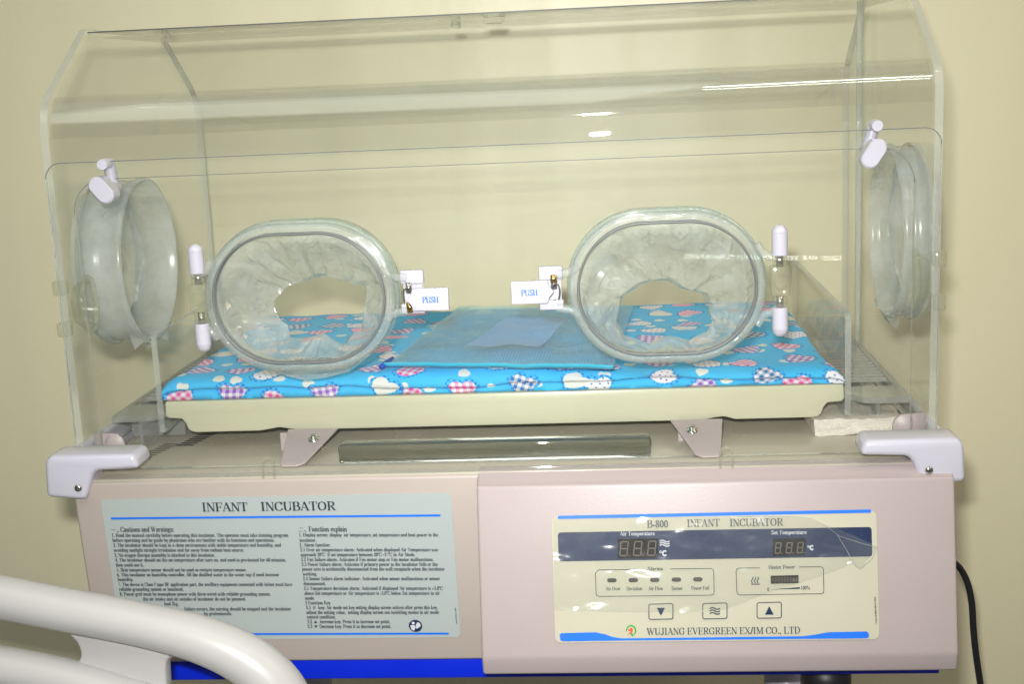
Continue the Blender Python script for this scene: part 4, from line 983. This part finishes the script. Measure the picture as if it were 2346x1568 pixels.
# -- white corner brackets
for s in (-1, 1):
    P = [(-.4675, -.040), (-.4650, -.001), (-.4590, .0050), (-.3690, .0045), (-.3650, -.0110), (-.4100, -.0125), (-.4160, -.017), (-.4240, -.039), (-.4270, -.0440)]
    P = [(-x if s > 0 else x, z - (.003 if s > 0 else 0)) for x, z in P]
    mb = MB(); mb.prism([(x, -.049, z) for x, z in P], (0, .042, 0), .0055, 4)
    Q = [(-.4660, -.038), (-.4620, -.004), (-.4515, -.006), (-.4515, -.038)]; Q = [(-x if s > 0 else x, z - (.003 if s > 0 else 0)) for x, z in Q]
    mb.prism([(x, -.016, z) for x, z in Q], (0, D + .02, 0), .004, 3)
    br = mb.build('corner_bracket', M['white'], inc, sharp=50)
    mb = MB(); sx = s * .4315; mb.lathe([(.0, -.0015), (.0034, -.0015), (.0040, .0)], (sx, -.0495, -.030), (0, 1, 0), 18); mb.build('bracket_screw', M['steel'], br)
    mb = MB(); xa = s * .4505; mb.prism([(s * .4165, .048, TOPZ), (s * .4165, .048, -.010), (s * .4185, .048, -.004), (s * .424, .048, .001), (s * .4505, .048, .003), (s * .4505, .048, TOPZ)], (0, .004, 0), .0008, 1); mp = mb.build('mounting_plate', M['pink'], inc)
    mb = MB(); yb = .048; xb = s * .4285
    mb.lathe([(0, -.016), (.005, -.016), (.0055, -.011), (.0085, -.011), (.0085, -.007), (.0065, -.006), (.0085, -.004), (.0085, 0)], (xb, yb, -.008), (-.45 * s, -1, .1), 18)
    mb.build('bolt', M['steel'], mp, sharp=30)

# -- things on the deck: tilt supports, clear bar, clips
for s in (-1, 1):
    fx = .216 if s < 0 else .220
    sup = [(s * (fx + .020), .065, -.0045), (s * (fx + .012), -.006, -.0235), (s * (fx + .010), -.0095, -.0243), (s * (fx - .006), -.0100, -.0243), (s * (fx - .014), -.004, -.0228), (s * (fx - .036), .065, -.0045)]
    mb = MB(); nrm = Vector((0, .25, -1)).normalized() * .002
    mb.prism(sup, -nrm, .0004, 1, smooth=False); mb.box((s * fx - .028, .060, TOPZ), (s * fx + .018, .064, -.006)); o = mb.build('tilt_support', M['pink'], inc)
    mb = MB(); mb.lathe([(0, .007), (.0035, .007), (.0035, .003), (.0065, .003), (.0065, 0)], (s * (fx - .014), .042, -.0105), (0, -.25, 1), 16); mb.build('support_screw', M['steel'], o)
mb = MB(); mb.box((-.167, -.004, TOPZ + .0012), (.161, .020, -.0035), .004, 2); mb.build('clear_bar', M['bar'], inc, sharp=25)
for xm in (-.233, .235):
    mb = MB(); y = -.0378; r = .0060
    path = [(xm - r, y, TOPZ - .002), (xm - r, y, -.011)] + [(xm - r * math.cos(math.radians(a)), y, -.011 + r * math.sin(math.radians(a))) for a in range(20, 161, 20)] + [(xm + r, y, -.011), (xm + r, y, TOPZ - .002)]
    mb.tube(path, .0012, 8); mb.build('deck_clip', M['clip'], inc)
# clear upstand along the front of the deck
mb = MB(); mb.box((-.408, -.0368, TOPZ), (.412, -.0350, TOPZ + .0045), .0004, 1); mb.build('deck_lip', M['shelf'], inc)

# -- clear louvred side shelves between bed and end panels
for s in (-1, 1):
    mb = MB(); zs = .008; xa, xb = (.3745, .438)
    pts = [(xa, .10), (xa + .016, .075), (xa + .024, .072), (xb, .072), (xb, .125), (xa, .125)]
    mb.prism([(s * a, b, zs) for a, b in pts], (0, 0, .0065), 0)
    for k in range(15):
        y = .165 + k * .0165; mb.box((min(s * xa, s * xb), y, zs + .001), (max(s * xa, s * xb), y + .0085, zs + .0055), .0012, 2)
    mb.box((min(s * (xb - .004), s * xb), .125, zs), (max(s * (xb - .004), s * xb), .43, zs + .0065)); mb.box((min(s * xa, s * (xa + .004)), .125, zs), (max(s * xa, s * (xa + .004)), .43, zs + .0065))
    mb.box((min(s * xa, s * xb), .425, zs - .01), (max(s * xa, s * xb), .430, zs + .03)); mb.box((min(s * xa, s * (xa + .03)), .30, zs + .008), (max(s * xa, s * (xa + .03)), .305, zs + .022))
    mb.box((min(s * xa, s * xb), .130, TOPZ + .002), (max(s * xa, s * xb), .134, zs - .001))
    mb.box((min(s * (xa + .03), s * (xa + .034)), .075, TOPZ + .002), (max(s * (xa + .03), s * (xa + .034)), .42, zs - .001))
    mb.build('vent_shelf', M['louvre'], inc)

# ------------------------------------------------------------------ mattress tray with clear guards
tray = thing('mattress_tray', 'cream moulded mattress tray between clear upright guards inside the incubator hood', 'tray', (0, .27, 0))
mb = MB()
def notch(x, c, w, h): return h * max(0, 1 - ((x - c) / w) ** 2) ** .6 if abs(x - c) < w else 0
lo = []
YF, YB = .0705, .468
zt, zlip, zb = .0305, .0115, -.0055
prof = []
xs = [-.350 + .0195 * k for k in range(0)]
outl = [(-.3715, zt), (-.3725, zlip + .003), (-.3700, zlip)]
outl += [(-.3545, zlip - .001), (-.3505, zlip - .006), (-.3495, zb + .008)] + [(-.3495 + .010 * (1 - math.cos(math.radians(a))), zb + .008 - .008 * math.sin(math.radians(a))) for a in (30, 60, 90)]
nx = 60
for k in range(nx + 1):
    x = -.334 + (.668) * k / nx; outl.append((x, zb + notch(x, -.245, .013, .0035) + notch(x, .243, .013, .0035)))
outl += [(-x, z) for x, z in outl[:9][::-1]]
outl = [(x - .0025, z) for x, z in outl]
mb.prism([(x, YF, z) for x, z in outl], (0, YB - YF, 0), .0016, 2)
mb.build('tray_base', M['cream'], tray, sharp=40)
for s, x in ((-1, -.3760), (1, .3700)):
    g = [(YF - .002, -.004)] + [(YF - .002 + .010 * (1 - math.cos(math.radians(a))), .0975 + .010 * math.sin(math.radians(a))) for a in range(0, 91, 15)] + [(YB + .01, .1075), (YB + .01, -.004)]
    mb = MB(); xa, xb = (x - .0065, x) if s < 0 else (x, x + .0065)
    for q in (xa, xb): mb.flat([[(q, a, b) for a, b in g]], 0)
    mb.loft([[(xa, a, b) for a, b in g], [(xb, a, b) for a, b in g]], 1, True)
    mb.build('side_guard', [M['side'], M['edge']], tray, sharp=30)

# ------------------------------------------------------------------ mattress in heart print cotton
mb = MB(); NU = 150
zt0 = .0312
def cloth_profile(u):
    """cross-section from the front bottom over the top to the back; u = 0..1 along the bed"""
    w1 = noise.noise(Vector((u * 9, 2.1, 0))); w2 = noise.noise(Vector((u * 16, 7.7, 0))); k = max(0, min(1, (u - .58) / .12))
    th = .0235 - .006 * k + .0015 * w1        # height of the front bolster, lower on the right
    fz = .0095 + .0030 * w2 - .002 * k + (.004 * math.sin(u * 11))*.6       # fold line height
    fz = max(.0045, fz)
    f = .072 + .0015 * w1
    P = [(f + .010, .0), (f + .0012, .0002), (f - .0003, fz * .5), (f + .0016, fz - .0008), (f + .0040, fz), (f - .0010, fz + .0004), (f - .0034, fz + .0030), (f - .0026, fz + (th - fz) * .45), (f + .0006, fz + (th - fz) * .72), (f + .007, th), (f + .018, th + .002), (f + .034, th + .0015)]
    return P
vs = []; uv = []; rows = None
for i in range(NU + 1):
    u = i / NU
    P = list(cloth_profile(u)); th = P[-1][1]; y0 = P[-1][0]
    for k in range(1, 61):
        t = k / 60; y = y0 + (.462 - y0) * t
        z = th + (.0275 - th) * min(1, t * 3) + .0022 * noise.noise(Vector((u * 7, y * 14, 1))) + .0012 * noise.noise(Vector((u * 21, y * 30, 4)))
        z -= .010 * max(0, (t - .93) / .07) ** 2
        P.append((y, z))
    P.append((.466, .008)); P.append((.464, .0))
    e = min(u, 1 - u) * .735     # distance from the ends
    ef = min(1, e / .014); L = 0; last = None
    for j, (y, z) in enumerate(P):
        zz = z if ef >= 1 else z * (.52 + .48 * math.sqrt(max(0, 1 - (1 - ef) ** 2)))
        x = -.372 + .737 * u
        fr = math.exp(-max(0, y - .072) / .04)
        x += (-.006 if u < .5 else .004) * (1 - min(1, e / .05)) * fr
        if u < .5: x += .012 * (1 - min(1, e / .03)) * (1 - fr)
        else: x -= .010 * (1 - min(1, e / .03)) * (1 - fr)
        yy = y + .0012 * noise.noise(Vector((u * 40, j * .7, 3)))
        if ef < 1 and u > .5 and j < 12: yy -= .004 * (1 - ef)
        p = Vector((x, yy, zt0 + zz)); 
        if last is not None: L += (p - last).length
        last = p; vs.append(p); uv.append((x, L))
    rows = len(P)
mb.add(vs, [[i * rows + j, (i + 1) * rows + j, (i + 1) * rows + j + 1, i * rows + j + 1] for i in range(NU) for j in range(rows - 1)], 0, True)
mb.add([], [], 0)
for side in (0, NU): mb.f.append([side * rows + j for j in range(rows)][::(1 if side else -1)]); mb.m.append(0); mb.s.append(True)
mat_o = tag(mb.build('mattress', M['cloth'], None, uv=uv), 'bright blue cotton mattress printed with pink, purple and white hearts lying on the cream tray', 'mattress')
mat_o.data.set_sharp_from_angle(angle=math.radians(75))

# ------------------------------------------------------------------ net pouch and the sheet inside
ZB = zt0 + .0275
bag = thing('mesh_pouch', 'turquoise zipped net pouch lying flat in the middle of the blue mattress', 'pouch', (0, .25, ZB))
c00, c10 = on((882, 836), 2, ZB + .004), on((1405, 842), 2, ZB + .004); c01, c11 = on((1052, 702), 2, ZB + .010), on((1452, 700), 2, ZB + .012)
def bagpt(u, v, top):
    p = c00.lerp(c10, u).lerp(c01.lerp(c11, u), v); e = min(1, 9 * min(u, 1 - u)) * min(1, 7 * min(v + .02, 1 - v))
    puff = .0065 * e + .0045 * noise.noise(Vector((u * 4 + v * 2, v * 5, 2))) * e + .0016 * noise.noise(Vector((u * 11, v * 9 + u * 4, 8))) * e
    return Vector((p.x, p.y, p.z + (puff if top else -.0025) + .0012 * noise.noise(Vector((u * 9, v * 8, 5)))))
ww = (c10 - c00).length; hh = (c01 - c00).length
for nm, top in (('net_top', True), ('net_base', False)):
    mb = MB(); uv = []; n1, n2 = 50, 34; vs = []
    for i in range(n1 + 1):
        for j in range(n2 + 1): vs.append(bagpt(i / n1, j / n2, top)); uv.append((i / n1 * ww, j / n2 * hh))
    mb.add(vs, [[i * (n2 + 1) + j, (i + 1) * (n2 + 1) + j, (i + 1) * (n2 + 1) + j + 1, i * (n2 + 1) + j + 1] for i in range(n1) for j in range(n2)], 0, True)
    mb.build(nm, M['net'], bag, uv=uv)
mb = MB(); path = [bagpt(u / 40, 0, True) + Vector((0, -.002, .0006)) for u in range(41)]; mb.tube(path, .0030, 10, ry=.7)
for k in range(120):
    u = k / 119; p = bagpt(u, 0, True) + Vector((0, -.0035, .0022)); mb.box((p.x - .0007, p.y - .0012, p.z - .0006), (p.x + .0007, p.y + .0012, p.z + .0008), .0002, 1)
mb.build('zipper', M['zip'], bag)
mb = MB(); mb.tube([bagpt(0, v / 30, True) + Vector((-.001, 0, 0)) for v in range(-1, 4)], [.0030, .0030, .0028, .0024, .0016], 10, ry=.8); mb.build('binding', M['navybind'], bag)
mb = MB(); vs = []
for i in range(13):
    for j in range(11):
        u = .30 + .34 * i / 12 + .06 * j / 10; v = .22 + .46 * j / 10; p = bagpt(u, v, True); vs.append(p - Vector((0, 0, .0014)))
mb.add(vs, [[i * 11 + j, (i + 1) * 11 + j, (i + 1) * 11 + j + 1, i * 11 + j + 1] for i in range(12) for j in range(10)], 0, True)
tag(mb.build('paper_sheet', M['lavender']), 'pale lavender sheet showing through the turquoise net pouch', 'sheet')

# ------------------------------------------------------------------ white foam block under the tray's right end
mb = MB(); bm = bmesh.new(); bmesh.ops.create_cube(bm, size=1)
bmesh.ops.subdivide_edges(bm, edges=bm.edges[:], cuts=14, use_grid_fill=True)
for v in bm.verts:
    v.co = Vector((.384 + v.co.x * .094, .150 + v.co.y * .17, -.0155 + v.co.z * .018)); v.co += Vector((1, 1, 1)) * .0018 * noise.noise(v.co * 120) + Vector((0, 0, .002 * noise.noise(v.co * 30)))
mb.bm(bm, 0, True); tag(mb.build('foam_block', M['foam'], None, sharp=60), 'white packing foam block wedged under the tray beside the corner bracket', 'foam')

# ------------------------------------------------------------------ power cable
mb = MB(); yc = .30
path = spline([on(p, 1, yc) for p in ((2150, 1282), (2190, 1294), (2214, 1330), (2226, 1380), (2230, 1440), (2236, 1500), (2246, 1568), (2256, 1640))] + [Vector((.60, .30, -.75)), Vector((.62, .34, -.99))], 8)
mb.tube(path, .0042, 12); tag(mb.build('power_cable', M['black']), 'black power cable hanging behind the right side of the incubator', 'cable')

# ------------------------------------------------------------------ bed side rail in the foreground
rail = thing('bed_rail', 'thick white moulded side rail of a hospital bed in the foreground', 'bed rail', (-.35, -.17, -.3))
RY = -.175
ctrp = [(-160, 1346), (-60, 1359), (0, 1369), (147, 1398), (270, 1421), (390, 1447), (470, 1470), (540, 1500), (600, 1540), (650, 1600), (675, 1680), (680, 1790)]
path = spline([on(p, 1, RY) for p in ctrp], 8); n = len(path)
rad = [.0208 + .0045 * min(1, max(0, (i / n - .4) / .35)) for i in range(n)]
mb = MB(); mb.tube(path, rad, 32, up=(0, 1, 0), ry=1.0); mb.build('top_rail', M['rail'], rail)
mb = MB(); path = spline([on(p, 1, RY) for p in ((-160, 1505), (0, 1530), (120, 1552), (200, 1572), (330, 1610), (520, 1650), (672, 1700))], 8); mb.tube(path, .0205, 28, up=(0, 1, 0)); mb.build('lower_rail', M['rail'], rail)
web = spline([(140, 1425, 0), (158, 1456, 0), (175, 1475, 0), (183, 1495, 0), (182, 1512, 0), (165, 1530, 0), (120, 1545, 0)], 5)
web2 = spline([(440, 1470, 0), (400, 1506, 0), (386, 1512, 0), (379, 1525, 0), (380, 1560, 0), (384, 1640, 0), (384, 1760, 0)], 5)
pts = [on((p[0], p[1]), 1, RY + .002) for p in web] + [on((120, 1760), 1, RY + .002)] + [on((p[0], p[1]), 1, RY + .002) for p in web2[::-1]]
mb = MB(); mb.prism(pts, (0, .018, 0), .003, 3); mb.build('web_plate', M['rail'], rail, sharp=50)
mb = MB(); mb.box((-.36, RY - .01, -.99), (-.33, RY + .02, -.24), .006); mb.build('support_post', M['steel'], rail)
